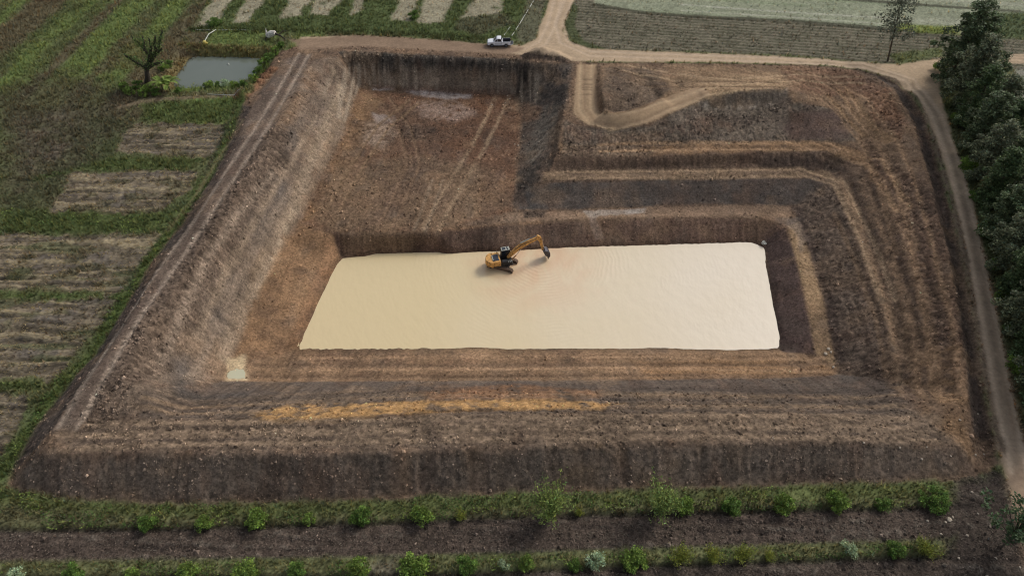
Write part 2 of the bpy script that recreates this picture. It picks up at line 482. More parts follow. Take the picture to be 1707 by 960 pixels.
def area(pts, col=None, soft=.6, warp=.7, k=1.0, hole=None, world=False, **kw):
    """a patch of land; hole = (threshold, noise) breaks it up"""
    P = np.array(pts if world else [hit(*p) for p in pts], float)
    w = _win(P, 3 + warp * 2 + soft)
    X, Y = GX[w], GY[w]
    if X.size == 0: return
    d = np.sqrt(seg_d2(P, X, Y, True)); d = np.where(inside(P, X, Y), -d, d)
    d = d + warp * (nA[w] * .7 + nB[w] * .5)
    m = (1 - sstep(-soft, soft, d)) * k
    if hole is not None: m = m * sstep(hole[0] - hole[1], hole[0] + hole[1], nA[w] * .6 + nB[w] * .6 + .3)
    put(w, m.astype(np.float32), col, **kw)

def stroke(pts, width, col=None, soft=.3, warp=.3, k=1.0, hole=None, dz=0.0, world=False, **kw):
    P = np.array(pts if world else [hit(*p) for p in pts], float)
    w = _win(P, width + 2)
    X, Y = GX[w], GY[w]
    if X.size == 0: return
    d = np.sqrt(seg_d2(P, X, Y, False)) - width / 2 + warp * (nA[w] * .6 + nB[w] * .5)
    m = (1 - sstep(-soft, soft, d)) * k
    if hole is not None: m = m * sstep(hole[0] - hole[1], hole[0] + hole[1], nA[w] * .6 + nB[w] * .6 + .3)
    put(w, m.astype(np.float32), col, **kw)
    if dz: Z[w] += m * dz

def ruts(pts, gauge, width, col, depth=.1, k=.8, **kw):
    """a pair of wheel or track ruts along a line"""
    P = np.array([hit(*p) for p in pts], float)
    T = np.gradient(P, axis=0); T /= np.linalg.norm(T, axis=1)[:, None] + 1e-9
    N = np.stack([-T[:, 1], T[:, 0]], 1)
    for s in (-1, 1): stroke(P + N * s * gauge / 2, width, col, k=k, dz=-depth, world=True, **kw)
# ---- grassland everywhere first
C[:] = S(98, 106, 66)
RGH[:] = .09; GRS[:] = 1.0
def mixc(m, col, w=(slice(None), slice(None))):
    C[w] += (np.asarray(col, np.float32) - C[w]) * np.clip(m, 0, 1)[..., None].astype(np.float32)
mixc(sstep(-.1, .5, nC) * .6, S(110, 106, 74)); mixc(sstep(0, .6, nA) * .5, S(84, 92, 58))
# mown bands of the upper left field, running away to the right
_a, _b = np.array(G(0, 130)[:2]), np.array(G(140, 0)[:2]); _d = (_b - _a) / np.linalg.norm(_b - _a); _n = np.array((-_d[1], _d[0]))
_w = GX * _n[0] + GY * _n[1]; _l = GX * _d[0] + GY * _d[1]
_f = sstep(-30, -46, GX) * sstep(104, 112, GY + (GX + 60) * .25 + nA * 5)
_band = vn(_w / 3.6, _l / 70, 31) + .35 * vn(_w / 1.1, _l / 40, 32) + nA * .35
mixc(_f * sstep(-.1, .5, _band) * .85, S(112, 128, 68)); mixc(_f * sstep(.1, .6, -_band) * .8, S(108, 97, 74))
Z += np.where(_f > 0, _f * .06 * vn(_w / 1.1, _l / 40, 32), 0)
# brown scrub on the left
area([(0,150),(90,120),(210,150),(230,200),(190,240),(140,300),(90,345),(0,350)], S(92,84,66), soft=4, warp=4, k=.75, rough=.3)
area([(20,200),(120,180),(200,215),(130,275),(40,290)], S(108,96,84), soft=3, warp=3, k=.6, hole=(.2,.5), rough=.35)
area([(200,65),(300,60),(270,120),(240,130),(190,110)], S(108,96,68), soft=2, warp=2, k=.5)
area([(150,190),(240,200),(200,262),(110,300),(80,330),(0,360),(0,320),(90,280)], S(82,88,58), soft=2, warp=2.5, k=.7, hole=(.15,.4))
# rough green bands between the paddies
for q in ([(190,262),(350,262),(310,285),(120,287),(60,300)], [(0,350),(300,352),(262,390),(0,390)], [(0,483),(222,487),(200,500),(0,500)], [(0,630),(90,630),(60,655),(0,652)],
          [(240,170),(400,168),(385,205),(232,203)]):
    area(q, S(90,102,56), soft=.9, warp=1.4, k=.85, rough=.2, grass=1.3)
# ---- reaped paddies
PADDY = [[(226,205),(388,208),(374,240),(340,264),(187,255)], [(120,286),(332,287),(306,322),(272,353),(92,351)],
         [(-60,392),(268,391),(238,440),(212,484),(-60,483)], [(-60,502),(196,500),(150,562),(86,632),(-60,632)], [(-60,654),(52,654),(30,720),(-5,765),(-60,765)]]
for i, q in enumerate(PADDY):
    area(q, S(128,115,90), soft=.7, warp=1.5, rough=.16, rid=40 + i, grass=.22)
    P = np.array([hit(*p) for p in q]); w = _win(P, 1)
    m = (RID[w] == 40 + i).astype(np.float32); X, Y = GX[w], GY[w]
    g = fbm(X / 2.2, Y / 2.0, 50 + i, 3)
    mixc(m * sstep(0, .35, g) * .7, S(104,98,90), w)                    # bare grey mud
    bend = 1.1 * fbm(X / 7, Y / 7, 160 + i, 2) + .3 * nA[w]
    ridge = vn(X / 8 + 3 * i, (Y + bend) / .5, 60 + i) * (.55 + .6 * sstep(-.2, .3, fbm(X / 4, Y / 3, 170 + i, 2))) + .28 * nB[w]
    mixc(m * sstep(.18, .38, ridge) * .75, S(154,138,98), w); mixc(m * sstep(.14, .34, -ridge) * .75, S(84,78,60), w)
    Z[w] += m * ridge * .24
    gp_ = m * sstep(.12, .4, fbm(X / 3.2, Y / 1.8, 190 + i, 3)); mixc(gp_ * .6, S(98,102,62), w); GRS[w] += gp_ * .7
    mixc(m * .22, S(120,96,70), w)
for i in (2, 3):
    P = np.array([hit(*p) for p in PADDY[i]]); w = _win(P, 1); X, Y = GX[w], GY[w]; m = (RID[w] == 40 + i)
    mixc(m * sstep(.25, .6, vn(X / 5, Y / 1.1, 71 + i)) * .6, S(84,92,48), w)
# ---- the strips at the near edge
def strip(top, bot, *a, **k): area(top + bot[::-1], *a, **k)
T1 = [(-150,805),(30,812),(200,832),(500,832),(900,818),(1200,808),(1450,800),(1610,798)]
B1 = [(-150,884),(0,884),(330,880),(600,872),(1000,858),(1400,848),(1640,843)]
B2 = [(-150,938),(0,937),(570,930),(850,922),(1200,911),(1580,900)]
B3 = [(-150,966),(0,965),(570,961),(800,956),(1000,946),(1300,936),(1590,926)]
strip([(-150,806),(15,806)] , [(-150,884),(15,884)], S(106,112,70), soft=.5, warp=.4)
strip(T1, B1, S(104,112,66), soft=.5, warp=.7, rough=.12, grass=1.2)
strip([(p[0], p[1] + 30) for p in T1], B1, S(114,107,80), soft=.9, warp=.8, k=.65)
strip(B1, B2, S(86,73,63), soft=.35, warp=.25, rough=.16, rid=3, grass=.02)
strip(B2, B3, S(116,118,78), soft=.5, warp=.5, rough=.12, grass=1.1)
area([(590,935),(660,932),(660,965),(590,965)], S(120,110,98), soft=.8, warp=.8, k=.7, grass=.2)
strip(B3, [(-150,1060),(1750,1060)], S(84,72,62), soft=.35, warp=.25, rough=.16, rid=3, grass=.02)
area([(1590,800),(1668,785),(1760,980),(1760,1080),(1560,1080),(1585,925)], S(78,67,58), soft=1.2, warp=1.2, rough=.15, rid=3, grass=.06)
_m = (RID == 3); _fl = GY - (GX * -.035)
_fur = vn(GX / 12, _fl / .55, 90) * .6 + .5 * nB + .4 * nD
mixc(_m * sstep(.25, .8, _fur) * .6, S(108,98,86)); mixc(_m * sstep(.2, .8, -_fur) * .6, S(60,52,48))
Z += _m * vn(GX / 12, _fl / .55, 90) * .1
# dark edge furrow where ploughing meets the grass
for L in (B1, B3): stroke(L, .7, S(62,54,48), k=.7, dz=-.25)
# ---- fields beyond the road
CROP = [[(-200,-60),(905,-60),(893,66),(810,66),(700,55),(520,50),(330,50),(325,45)]]
area([(380,-60),(930,-60),(905,30),(888,70),(810,66),(700,57),(520,52),(322,50)], S(86,98,56), soft=.6, warp=.8, rid=5, rough=.1, grass=.9)
for q in ([(366,-20),(402,-20),(360,40),(326,46)], [(425,-20),(455,-20),(413,38),(386,40)], [(492,-20),(535,-20),(500,28),(468,30)], [(535,-20),(585,-20),(547,25),(514,27)],
          [(676,-20),(706,-20),(682,36),(652,34)], [(714,-20),(764,-20),(740,38),(694,40)], [(806,-20),(842,-20),(834,24),(770,30)], [(600,-20),(612,-20),(600,20),(586,25)]):
    area(q, S(160,150,126), soft=.6, warp=1.3, k=.85, grass=.15, hole=(-.25,.35))
    P = np.array([hit(*p) for p in q]); w = _win(P, 1)
area([(770,30),(838,22),(860,40),(800,60),(760,48)], S(96,92,72), soft=1, warp=1, k=.7)
stroke([(322,50),(520,52),(700,58),(800,66)], 2.2, S(72,80,44), soft=.8, warp=1, k=.8, grass=1.4, rough=.25)
area([(886,-20),(915,-20),(893,68),(866,70),(860,60)], S(104,100,80), soft=.6, warp=.5, k=.8, grass=.4)
# right: pale stubble, then the dark row field
RT = [(955,-60),(2400,-60),(2200,150),(1640,112),(1560,100),(1480,106),(1300,92),(1150,86),(985,84),(946,62),(942,50),(955,10)]
area(RT, S(106,101,82), soft=.6, warp=.6, rid=5, rough=.08, grass=.3)
area([(975,-60),(2400,-60),(2200,90),(1707,62),(1470,48),(1323,36),(1140,27),(1075,22),(990,8)], S(140,144,118), soft=.6, warp=.6, grass=.12)
_a, _b = np.array(G(1137, 8)[:2]), np.array(G(1470, 30)[:2]); _d2 = (_b - _a) / np.linalg.norm(_b - _a); _n2 = np.array((-_d2[1], _d2[0]))
_m5 = (RID == 5) & (GX > 6); _w = GX * _n2[0] + GY * _n2[1]; _l = GX * _d2[0] + GY * _d2[1]
_row = np.sin(_w * 2 * PI / 1.35 + nC * 1.0) * .5 + .35 * nB + .3 * nA
_pale = sstep(.2, .28, C[..., 1])
mixc(_m5 * (1 - _pale) * sstep(.05, .6, _row) * .65, S(126,116,98)); mixc(_m5 * (1 - _pale) * sstep(.05, .6, -_row) * .65, S(76,78,56))
Z += _m5 * (1 - _pale) * _row * .12
_row2 = vn(_w / 2.1, _l / 120, 41) + .2 * nB
mixc(_m5 * _pale * sstep(.2, .7, _row2) * .5, S(164,164,142)); mixc(_m5 * _pale * sstep(.2, .7, -_row2) * .6, S(124,138,102))
for L, wd, cc in (([(990,8),(1075,22),(1140,27),(1323,36),(1470,48),(1560,55)], 1.8, S(72,70,54)), ([(1300,-6),(1420,0),(1580,12),(1700,20)], 1.4, S(70,68,54)),
                  ([(1137,8),(1300,20),(1470,30)], .4, S(190,188,168)), ([(1137,18),(1300,28),(1470,40)], .35, S(184,182,160)), ([(955,12),(948,45),(965,72),(1000,84)], 2.5, S(74,82,48))):
    stroke(L, wd, cc, soft=.4, warp=.5, k=.85)
area([(1500,40),(1600,46),(1600,58),(1490,52)], S(124,136,66), soft=.7, warp=.8, k=.9, grass=1)
area([(1650,20),(1760,25),(1760,72),(1640,62)], S(78,92,54), soft=1, warp=1, k=.9, grass=1)
area([(1480,92),(1570,78),(1575,96),(1500,106)], S(96,108,58), soft=.8, warp=1, k=.7, grass=1)
area([(1690,115),(1800,120),(1900,330),(1760,330),(1707,240)], S(150,146,134), soft=1, warp=1, k=.8, grass=.2)
# ---- the excavation
EXC = [(500,76),(468,86),(440,122),(405,172),(378,250),(345,310),(300,375),(250,440),(210,510),(158,592),(112,640),(60,710),(15,790),(12,806),(40,815),(100,826),(200,835),(330,837),(500,833),(700,826),(900,817),(1200,809),(1450,803),(1590,798),(1650,785),(1665,770),(1640,640),(1630,560),(1606,440),(1580,330),(1571,300),(1543,195),(1515,152),(1475,128),(1435,117),(1340,108),(1000,104),(955,100),(900,84),(850,88),(750,82),(600,75)]
area(EXC, S(118,95,76), soft=.4, warp=.5, rid=1, rough=.16, grass=0, strp=.5)
# outer slopes and near bund
NEAR_SLOPE = [(68,752),(110,754),(350,755),(700,750),(1100,738),(1450,736),(1600,742),(1620,790),(1450,803),(1200,809),(900,817),(500,833),(330,837),(100,826),(40,815),(15,795)]
area(NEAR_SLOPE, S(108,93,81), soft=.9, warp=.9, rough=.14, strp=0)
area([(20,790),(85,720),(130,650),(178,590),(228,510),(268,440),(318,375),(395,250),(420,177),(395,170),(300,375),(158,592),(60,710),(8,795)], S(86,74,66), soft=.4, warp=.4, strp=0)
area([(85,722),(110,754),(700,750),(1100,738),(1600,742),(1560,700),(1300,690),(900,690),(500,697),(160,700)], S(118,99,82), soft=.6, warp=.7, rough=.17, strp=.6)
area([(160,700),(500,697),(900,690),(1300,690),(1540,696),(1500,650),(1396,626),(1100,636),(700,638),(372,636),(300,640),(190,648)], S(112,96,82), soft=.8, warp=.7, rough=.16, strp=.7)
area([(380,632),(700,634),(1000,634),(1396,624),(1490,632),(1480,655),(1200,652),(900,652),(600,650),(300,652)], S(104,92,84), soft=.7, warp=.4, rough=.05, strp=.5)
# left: track, slope, orange slope to the water
area([(420,177),(470,100),(520,90),(495,160),(408,300),(298,470),(190,645),(130,715),(85,722),(130,650),(228,510),(318,375)], S(114,98,86), soft=.5, warp=.4, rough=.08, strp=.2)
area([(520,100),(560,95),(600,145),(570,230),(530,310),(495,375),(430,480),(385,600),(372,632),(330,640),(170,690),(190,645),(298,470),(408,300),(495,160)], S(126,108,92), soft=.6, warp=.8, rough=.13, strp=.5)
area([(500,180),(540,200),(520,290),(470,360),(400,470),(340,600),(260,650),(250,600),(330,470),(420,330)], S(98,86,78), soft=2, warp=2.5, k=.75, hole=(.3,.4))
area([(440,230),(470,235),(400,330),(330,430),(270,520),(220,620),(190,640),(300,470)], S(96,80,68), soft=1.2, warp=1, k=.7, hole=(.2,.4), rough=.3)
area([(545,95),(565,100),(600,150),(560,240),(520,330),(470,400),(430,480),(410,480),(470,360),(530,230),(560,150)], S(148,124,98), soft=1, warp=1.2, k=.6, hole=(.25,.4))
area([(500,370),(560,390),(568,428),(530,508),(498,581),(470,592),(372,632),(388,600),(430,480),(470,410)], S(150,116,84), soft=.9, warp=1.0, rough=.07, strp=.3)
area([(545,400),(568,428),(530,508),(498,578),(480,575),(520,480)], S(160,118,84), soft=.7, warp=.7, k=.7)
# near bench
area([(498,581),(800,580),(1302,582),(1345,592),(1396,612),(1392,624),(1100,632),(700,634),(372,634),(385,605),(470,590)], S(146,116,88), soft=.4, warp=.3, rough=.07, strp=.6)
area([(520,590),(800,592),(1000,592),(1000,604),(700,606),(500,603)], S(150,112,86), soft=.7, warp=.9, k=.5, hole=(.3,.3))
area([(700,618),(850,612),(1000,620),(980,632),(720,634)], S(112,92,72), soft=.8, warp=1.2, k=.6, hole=(.35,.3), rough=.2)
area([(1050,602),(1300,598),(1396,612),(1385,624),(1080,630)], S(160,122,84), soft=.6, warp=.7, k=.7)
area([(720,640),(900,640),(900,655),(720,658)], S(124,88,62), soft=.6, warp=1, k=.6, hole=(.3,.3))
area([(900,738),(1010,732),(1020,748),(930,752)], S(140,112,78), soft=.6, warp=1, k=.6, hole=(.3,.3))
area([(1130,676),(1290,684),(1290,712),(1120,706)], S(134,112,88), soft=.8, warp=1, k=.7, hole=(.2,.3))
# upper floor
area([(600,148),(850,156),(868,200),(858,300),(856,352),(750,380),(735,388),(552,388),(500,372),(530,310),(570,230)], S(122,90,68), soft=.6, warp=.8, rough=.15, strp=0)
area([(600,150),(640,170),(600,260),(560,330),(520,370),(500,372),(530,310),(570,230)], S(146,114,80), soft=1.2, warp=1.5, k=.7)
area([(560,280),(700,260),(820,280),(850,340),(740,386),(560,388),(520,370)], S(130,106,82), soft=1.5, warp=1.5, k=.8)
area([(700,180),(850,170),(868,250),(780,260),(700,240)], S(112,80,60), soft=1.5, warp=1.5, k=.7)
area([(640,260),(720,230),(700,300),(640,370),(600,380)], S(104,80,66), soft=1.2, warp=1.2, k=.5, hole=(.25,.3))
for q in ([(620,141),(660,144),(655,150),(622,150)], [(670,148),(740,152),(786,158),(786,164),(740,166),(690,158)], [(620,188),(655,194),(660,204),(628,206)]):
    area(q, S(190,174,166), soft=.5, warp=.9, k=.9, hole=(.0,.3), rough=.04)
area([(672,206),(720,214),(716,236),(684,236),(668,224)], S(92,82,74), soft=1.2, warp=1.8, k=.75, rough=.22)
area([(790,160),(850,155),(860,180),(800,185)], S(146,100,66), soft=.8, warp=1, k=.6, hole=(.2,.3))
area([(800,300),(850,296),(856,350),(800,352)], S(134,104,78), soft=.8, warp=1, k=.7)
# far wall
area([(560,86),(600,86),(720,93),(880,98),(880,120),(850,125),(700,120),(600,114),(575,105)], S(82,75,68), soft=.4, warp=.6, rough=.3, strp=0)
area([(600,114),(700,120),(850,124),(860,155),(700,149),(618,141)], S(142,126,108), soft=.5, warp=.5, rough=.05, strp=0)
area([(622,138),(700,145),(850,150),(850,157),(700,153),(620,146)], S(118,90,72), soft=.4, warp=.5, k=.8, strp=0)
# divider and dark corner
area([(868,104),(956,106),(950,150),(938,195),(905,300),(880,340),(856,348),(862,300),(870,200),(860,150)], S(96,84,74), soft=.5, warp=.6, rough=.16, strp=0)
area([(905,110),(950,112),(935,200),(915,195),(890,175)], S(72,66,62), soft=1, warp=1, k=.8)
area([(905,178),(935,172),(930,205),(905,260),(875,275),(880,235)], S(106,97,87), soft=.7, warp=.7, k=.85, rough=.12)
for k in range(12): stroke([(932 - k * 3.5, 182 + k * 8), (905 - k * 2.4, 200 + k * 8)], .35, S(140,130,116) if k % 2 else S(84,76,68), k=.7, warp=.3, dz=.12 if k % 2 else -.12)
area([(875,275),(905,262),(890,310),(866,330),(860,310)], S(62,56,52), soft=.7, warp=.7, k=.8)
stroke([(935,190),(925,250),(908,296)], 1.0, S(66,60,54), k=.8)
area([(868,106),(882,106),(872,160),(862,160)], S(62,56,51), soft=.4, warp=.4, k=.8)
area([(872,118),(905,122),(900,170),(872,150)], S(108,92,74), soft=.8, warp=.8, k=.6, hole=(.2,.3))
area([(900,200),(905,178),(870,170),(858,200)], S(122,88,66), soft=.7, warp=.8, k=.5)
# right terraces
area([(1000,106),(1340,111),(1488,148),(1520,202),(1545,283),(1490,300),(1440,240),(1380,235),(1300,230),(1130,185),(1010,190),(996,150)], S(136,109,84), soft=.8, warp=.8, rough=.14, strp=0)
area([(1150,112),(1300,112),(1310,146),(1215,150),(1165,160),(1160,145),(1080,170),(1060,150)], S(152,124,94), soft=.7, warp=.9, k=.8, rough=.09)
area([(1300,110),(1420,118),(1480,150),(1440,160),(1320,150)], S(132,98,76), soft=.8, warp=.9, k=.8, rough=.2)
area([(1430,140),(1482,150),(1515,205),(1500,230),(1450,190)], S(134,98,74), soft=.8, warp=.8, k=.8, rough=.32)
area([(1006,112),(1080,112),(1120,150),(1060,180),(1010,184),(1003,150)], S(112,94,78), soft=.6, warp=.6, rough=.14, k=.85)
area([(1140,178),(1172,164),(1215,152),(1312,148),(1320,172),(1395,184),(1425,215),(1430,236),(1300,236),(1130,240),(940,244),(938,200),(960,208),(1005,216),(1080,210)], S(110,97,84), soft=.5, warp=.5, rough=.2, strp=.0)
area([(1325,190),(1395,186),(1420,215),(1415,232),(1320,232),(1300,215)], S(104,84,76), soft=.8, warp=.7, k=.9, rough=.06)
area([(1168,164),(1215,152),(1308,149),(1312,170),(1215,174),(1172,176)], S(92,82,72), soft=.3, warp=.3, k=.8, rough=.05)
area([(1165,168),(1200,176),(1290,173),(1290,180),(1205,184),(1160,185)], S(160,148,134), soft=.4, warp=.7, k=.7, hole=(.4,.25), rough=.25)
area([(940,205),(1000,216),(1060,225),(1130,210),(1180,190),(1180,225),(1050,236),(940,238)], S(112,88,74), soft=1, warp=1, k=.6, hole=(.2,.3), rough=.3)
strip([(935,240),(1050,247),(1137,242),(1250,237),(1380,236),(1450,254),(1490,318),(1517,390),(1545,453),(1562,503),(1575,570)], [(935,256),(1050,262),(1137,257),(1250,254),(1380,251),(1440,272),(1472,330),(1500,390),(1528,453),(1545,503),(1556,570)], S(158,122,86), soft=.4, warp=.7, k=.9, rough=.12, strp=.8)
area([(940,238),(1060,246),(1100,250),(1080,262),(935,262)], S(124,106,88), soft=.6, warp=.8, k=.8, rough=.3)
strip([(935,262),(1050,264),(1137,260),(1250,257),(1380,254),(1430,275),(1466,335)], [(918,280),(1000,280),(1137,279),(1270,278),(1380,280),(1420,320),(1450,400)], S(116,94,76), soft=.4, warp=.5, k=.9, rough=.1)
area([(1270,258),(1400,262),(1430,300),(1400,285),(1270,276)], S(88,76,68), soft=.6, warp=.7, k=.7)
strip([(905,286),(1000,286),(1137,285),(1270,284),(1378,284),(1414,322),(1450,420),(1480,503),(1498,585),(1510,640)], [(905,298),(1000,298),(1137,295),(1270,293),(1368,292),(1398,322),(1436,420),(1468,503),(1486,585),(1500,640)], S(150,124,96), soft=.4, warp=.6, k=.85, rough=.12, strp=.8)
strip([(880,312),(1000,302),(1137,299),(1270,297),(1364,296),(1394,330)], [(862,350),(930,350),(1000,347),(1137,341),(1250,340),(1316,342)], S(86,80,76), soft=.4, warp=.4, rough=.07, strp=.3)
area([(1380,300),(1400,330),(1436,420),(1468,503),(1486,590),(1490,630),(1400,618),(1384,550),(1357,443),(1325,345)], S(112,95,81), soft=1.0, warp=1.0, rough=.2, strp=.8)
strip([(1318,344),(1332,372),(1357,443),(1373,495),(1384,550),(1399,612)], [(1334,344),(1346,372),(1370,443),(1388,495),(1400,550),(1412,612)], S(84,70,64), soft=.5, warp=.5, k=.8)
strip([(862,354),(930,353),(1000,350),(1137,344),(1250,343),(1318,345)], [(800,376),(900,369),(1000,365),(1137,362),(1270,362),(1312,374)], S(140,114,92), soft=.35, warp=.4, rough=.08, strp=.3)
area([(972,352),(1075,348),(1075,356),(1000,360),(985,368)], S(176,164,154), soft=.3, warp=.6, k=.9, rough=.03)
area([(870,352),(912,352),(905,362),(872,364)], S(80,68,60), soft=.4, warp=.6, k=.8, rough=.2)
area([(740,380),(860,372),(900,368),(905,374),(820,384),(745,390)], S(158,122,90), soft=.5, warp=.6, k=.7)
strip([(1312,376),(1332,450),(1347,520),(1360,588)], [(1330,370),(1356,443),(1372,497),(1394,612)], S(160,130,96), soft=.35, warp=.4, rough=.09, strp=.4)
strip([(1290,362),(1330,362),(1345,400)], [(1300,372),(1322,385),(1334,420)], S(120,108,100), soft=.6, warp=.5, k=.6)
# bank round the water
strip([(555,388),(640,390),(735,389),(750,383),(850,376),(1000,367),(1137,364),(1270,364),(1309,377)], [(568,430),(640,433),(720,430),(770,425),(850,422),(950,417),(1100,412),(1250,407),(1278,415)], S(112,88,74), soft=.3, warp=.35, rough=.08, strp=.0)
area([(566,390),(690,391),(692,424),(575,426)], S(126,102,78), soft=.5, warp=.5, k=.7)
area([(735,388),(850,376),(1000,368),(1000,388),(850,396),(740,402)], S(104,84,72), soft=.5, warp=.6, k=.6)
area([(812,378),(880,374),(900,410),(820,418)], S(132,108,90), soft=.6, warp=.7, k=.6, hole=(.25,.3))
area([(980,362),(990,362),(1010,400),(992,400)], S(150,130,118), soft=.3, warp=.5, k=.7)
strip([(1272,400),(1310,378),(1330,450),(1345,520),(1359,590)], [(1276,412),(1280,450),(1288,510),(1300,580),(1303,586)], S(94,76,70), soft=.3, warp=.3, rough=.06, strp=.0)
# right bund and dark ditch
area([(1440,240),(1490,270),(1556,330),(1578,410),(1603,553),(1611,640),(1575,640),(1556,570),(1528,453),(1500,390),(1472,330)], S(116,90,72), soft=.6, warp=.7, k=.8, rough=.25, strp=1)
area([(1520,580),(1600,575),(1615,700),(1620,760),(1590,735),(1540,690)], S(134,104,74), soft=.8, warp=1, k=.85, rough=.14)
area([(1405,625),(1500,640),(1480,665),(1400,650)], S(92,86,82), soft=.6, warp=.7, k=.7)
strip([(1420,114),(1458,127),(1492,149),(1522,202),(1547,285),(1558,332),(1580,412),(1605,555),(1613,642),(1622,720)], [(1432,117),(1472,129),(1508,152),(1536,195),(1565,300),(1575,335),(1600,440),(1624,560),(1634,642),(1652,730)], S(72,63,58), soft=.4, warp=.35, rough=.14, strp=0, k=.9)

# ---- finer patches of the pit
area([(690,170),(856,160),(866,250),(850,300),(780,270),(700,230)], S(98,72,56), soft=1.5, warp=2.0, k=.5, hole=(.0,.45))
area([(560,250),(640,230),(720,280),(700,360),(600,380),(540,350)], S(112,90,72), soft=1.5, warp=2.0, k=.5, hole=(.05,.4))
area([(730,300),(790,290),(780,350),(720,360)], S(104,84,70), soft=1.2, warp=1.6, k=.5, hole=(.0,.4))
_mac = fbm(GX / 4.2, GY / 4.2, 201, 3); _mac2 = fbm(GX / 2.4, GY / 3.4, 205, 3); _pt = (RID == 1)
mixc(_pt * sstep(.05, .5, _mac) * .34, S(142,114,86)); mixc(_pt * sstep(.05, .5, -_mac) * .48, S(82,66,57)); mixc(_pt * sstep(.15, .6, _mac2) * .22, S(124,92,70)); mixc(_pt * sstep(.15, .6, -_mac2) * .25, S(108,96,86))
area([(1160,236),(1440,236),(1490,200),(1530,230),(1560,330),(1603,553),(1612,650),(1500,660),(1404,618),(1384,550),(1340,350),(900,350),(930,240)], S(88,72,62), soft=1.5, warp=2.0, k=.38, hole=(-.05,.5))
area([(85,722),(110,754),(700,750),(1100,738),(1600,742),(1560,690),(1396,626),(1100,636),(700,640),(372,638),(160,700)], S(88,74,64), soft=1.0, warp=1.5, k=.38, hole=(-.05,.5))
area([(600,165),(700,180),(770,220),(700,260),(640,240)], S(96,76,62), soft=1.5, warp=2, k=.55, hole=(.0,.4))
area([(690,170),(760,166),(800,190),(760,205),(700,196)], S(164,140,126), soft=1, warp=1.6, k=.6, hole=(.15,.3))
area([(610,205),(650,200),(665,222),(640,250),(600,240)], S(168,146,126), soft=1, warp=1.6, k=.55, hole=(.2,.3))
for q in ([(462,300),(486,296),(478,345),(455,350)], [(415,350),(445,345),(432,400),(408,398)], [(480,205),(500,200),(490,250),(472,255)], [(345,505),(368,500),(362,550),(340,556)], [(285,600),(312,596),(312,650),(290,652)], [(380,430),(400,425),(385,480),(366,480)], [(300,648),(420,652),(420,660),(300,658)]):
    area(q, S(84,79,77), soft=1.3, warp=1.2, k=.75)
area([(515,112),(535,125),(505,180),(470,240),(440,232),(495,150)], S(118,92,70), soft=1, warp=1, k=.6, hole=(.15,.35), rough=.26)
stroke([(462,225),(415,300),(352,398),(300,474),(252,548),(194,645),(166,690)], 4.2, S(98,82,70), soft=.8, warp=1.0, k=.75, rough=.34)
stroke([(556,118),(566,150),(545,200),(520,260),(494,340),(470,385),(432,470),(388,560),(374,600)], 1.1, S(166,146,122), soft=.6, warp=.8, k=.55, hole=(.12,.3))
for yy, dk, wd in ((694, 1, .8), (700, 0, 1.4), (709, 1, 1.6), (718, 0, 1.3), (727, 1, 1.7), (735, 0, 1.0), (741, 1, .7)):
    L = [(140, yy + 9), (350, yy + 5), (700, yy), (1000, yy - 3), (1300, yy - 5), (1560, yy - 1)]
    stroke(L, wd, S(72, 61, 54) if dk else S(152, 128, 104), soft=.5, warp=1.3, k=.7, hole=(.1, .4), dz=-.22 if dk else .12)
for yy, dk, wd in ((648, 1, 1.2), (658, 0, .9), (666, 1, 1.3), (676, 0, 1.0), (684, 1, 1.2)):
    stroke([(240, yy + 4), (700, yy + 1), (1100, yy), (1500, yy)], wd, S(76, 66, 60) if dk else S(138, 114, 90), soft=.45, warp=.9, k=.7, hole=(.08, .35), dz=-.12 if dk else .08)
area([(420,690),(480,676),(600,672),(700,666),(900,664),(1040,672),(1000,682),(800,684),(640,692),(480,702),(440,700)], S(176,134,80), soft=.6, warp=1.3, k=.9, hole=(.1,.3))
area([(700,652),(860,640),(1010,650),(1000,664),(720,668)], S(140,100,68), soft=.8, warp=1.2, k=.6, hole=(.1,.35))
stroke([(520,706),(640,694),(760,684),(850,682)], .5, S(90,68,48), k=.7, warp=.4, dz=-.2)
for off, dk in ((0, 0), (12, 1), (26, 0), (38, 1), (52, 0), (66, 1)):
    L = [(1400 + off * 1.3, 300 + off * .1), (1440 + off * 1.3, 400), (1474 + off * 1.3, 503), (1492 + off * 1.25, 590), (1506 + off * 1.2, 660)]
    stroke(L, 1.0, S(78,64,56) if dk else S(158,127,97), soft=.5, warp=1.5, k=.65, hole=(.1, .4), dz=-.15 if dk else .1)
# earth heaps
def heap(px, py, r, h, col, rough=.25):
    p = hit(px, py); w = _win(np.array([p - r, p + r]), 1)
    d = np.hypot((GX[w] - p[0]) / r, (GY[w] - p[1]) / (r * .8)) + nA[w] * .25
    m = (1 - sstep(.0, 1.0, d)); Z[w] += m * h
    put(w, (1 - sstep(.6, 1.0, d)).astype(np.float32), col, rough=rough)
for px, py, r, h in ((895,90,3.2,1.3),(915,93,3.6,1.0),(935,98,2.6,.7),(880,93,2.0,.6)): heap(px, py, r, h, S(88,74,64))
for px, py, r, h in ((405,160,2.6,1.3),(418,150,2.2,1.1),(430,140,2.2,1.0),(440,130,2,.9),(452,118,2,.7)): heap(px, py, r, h, S(118,84,60))
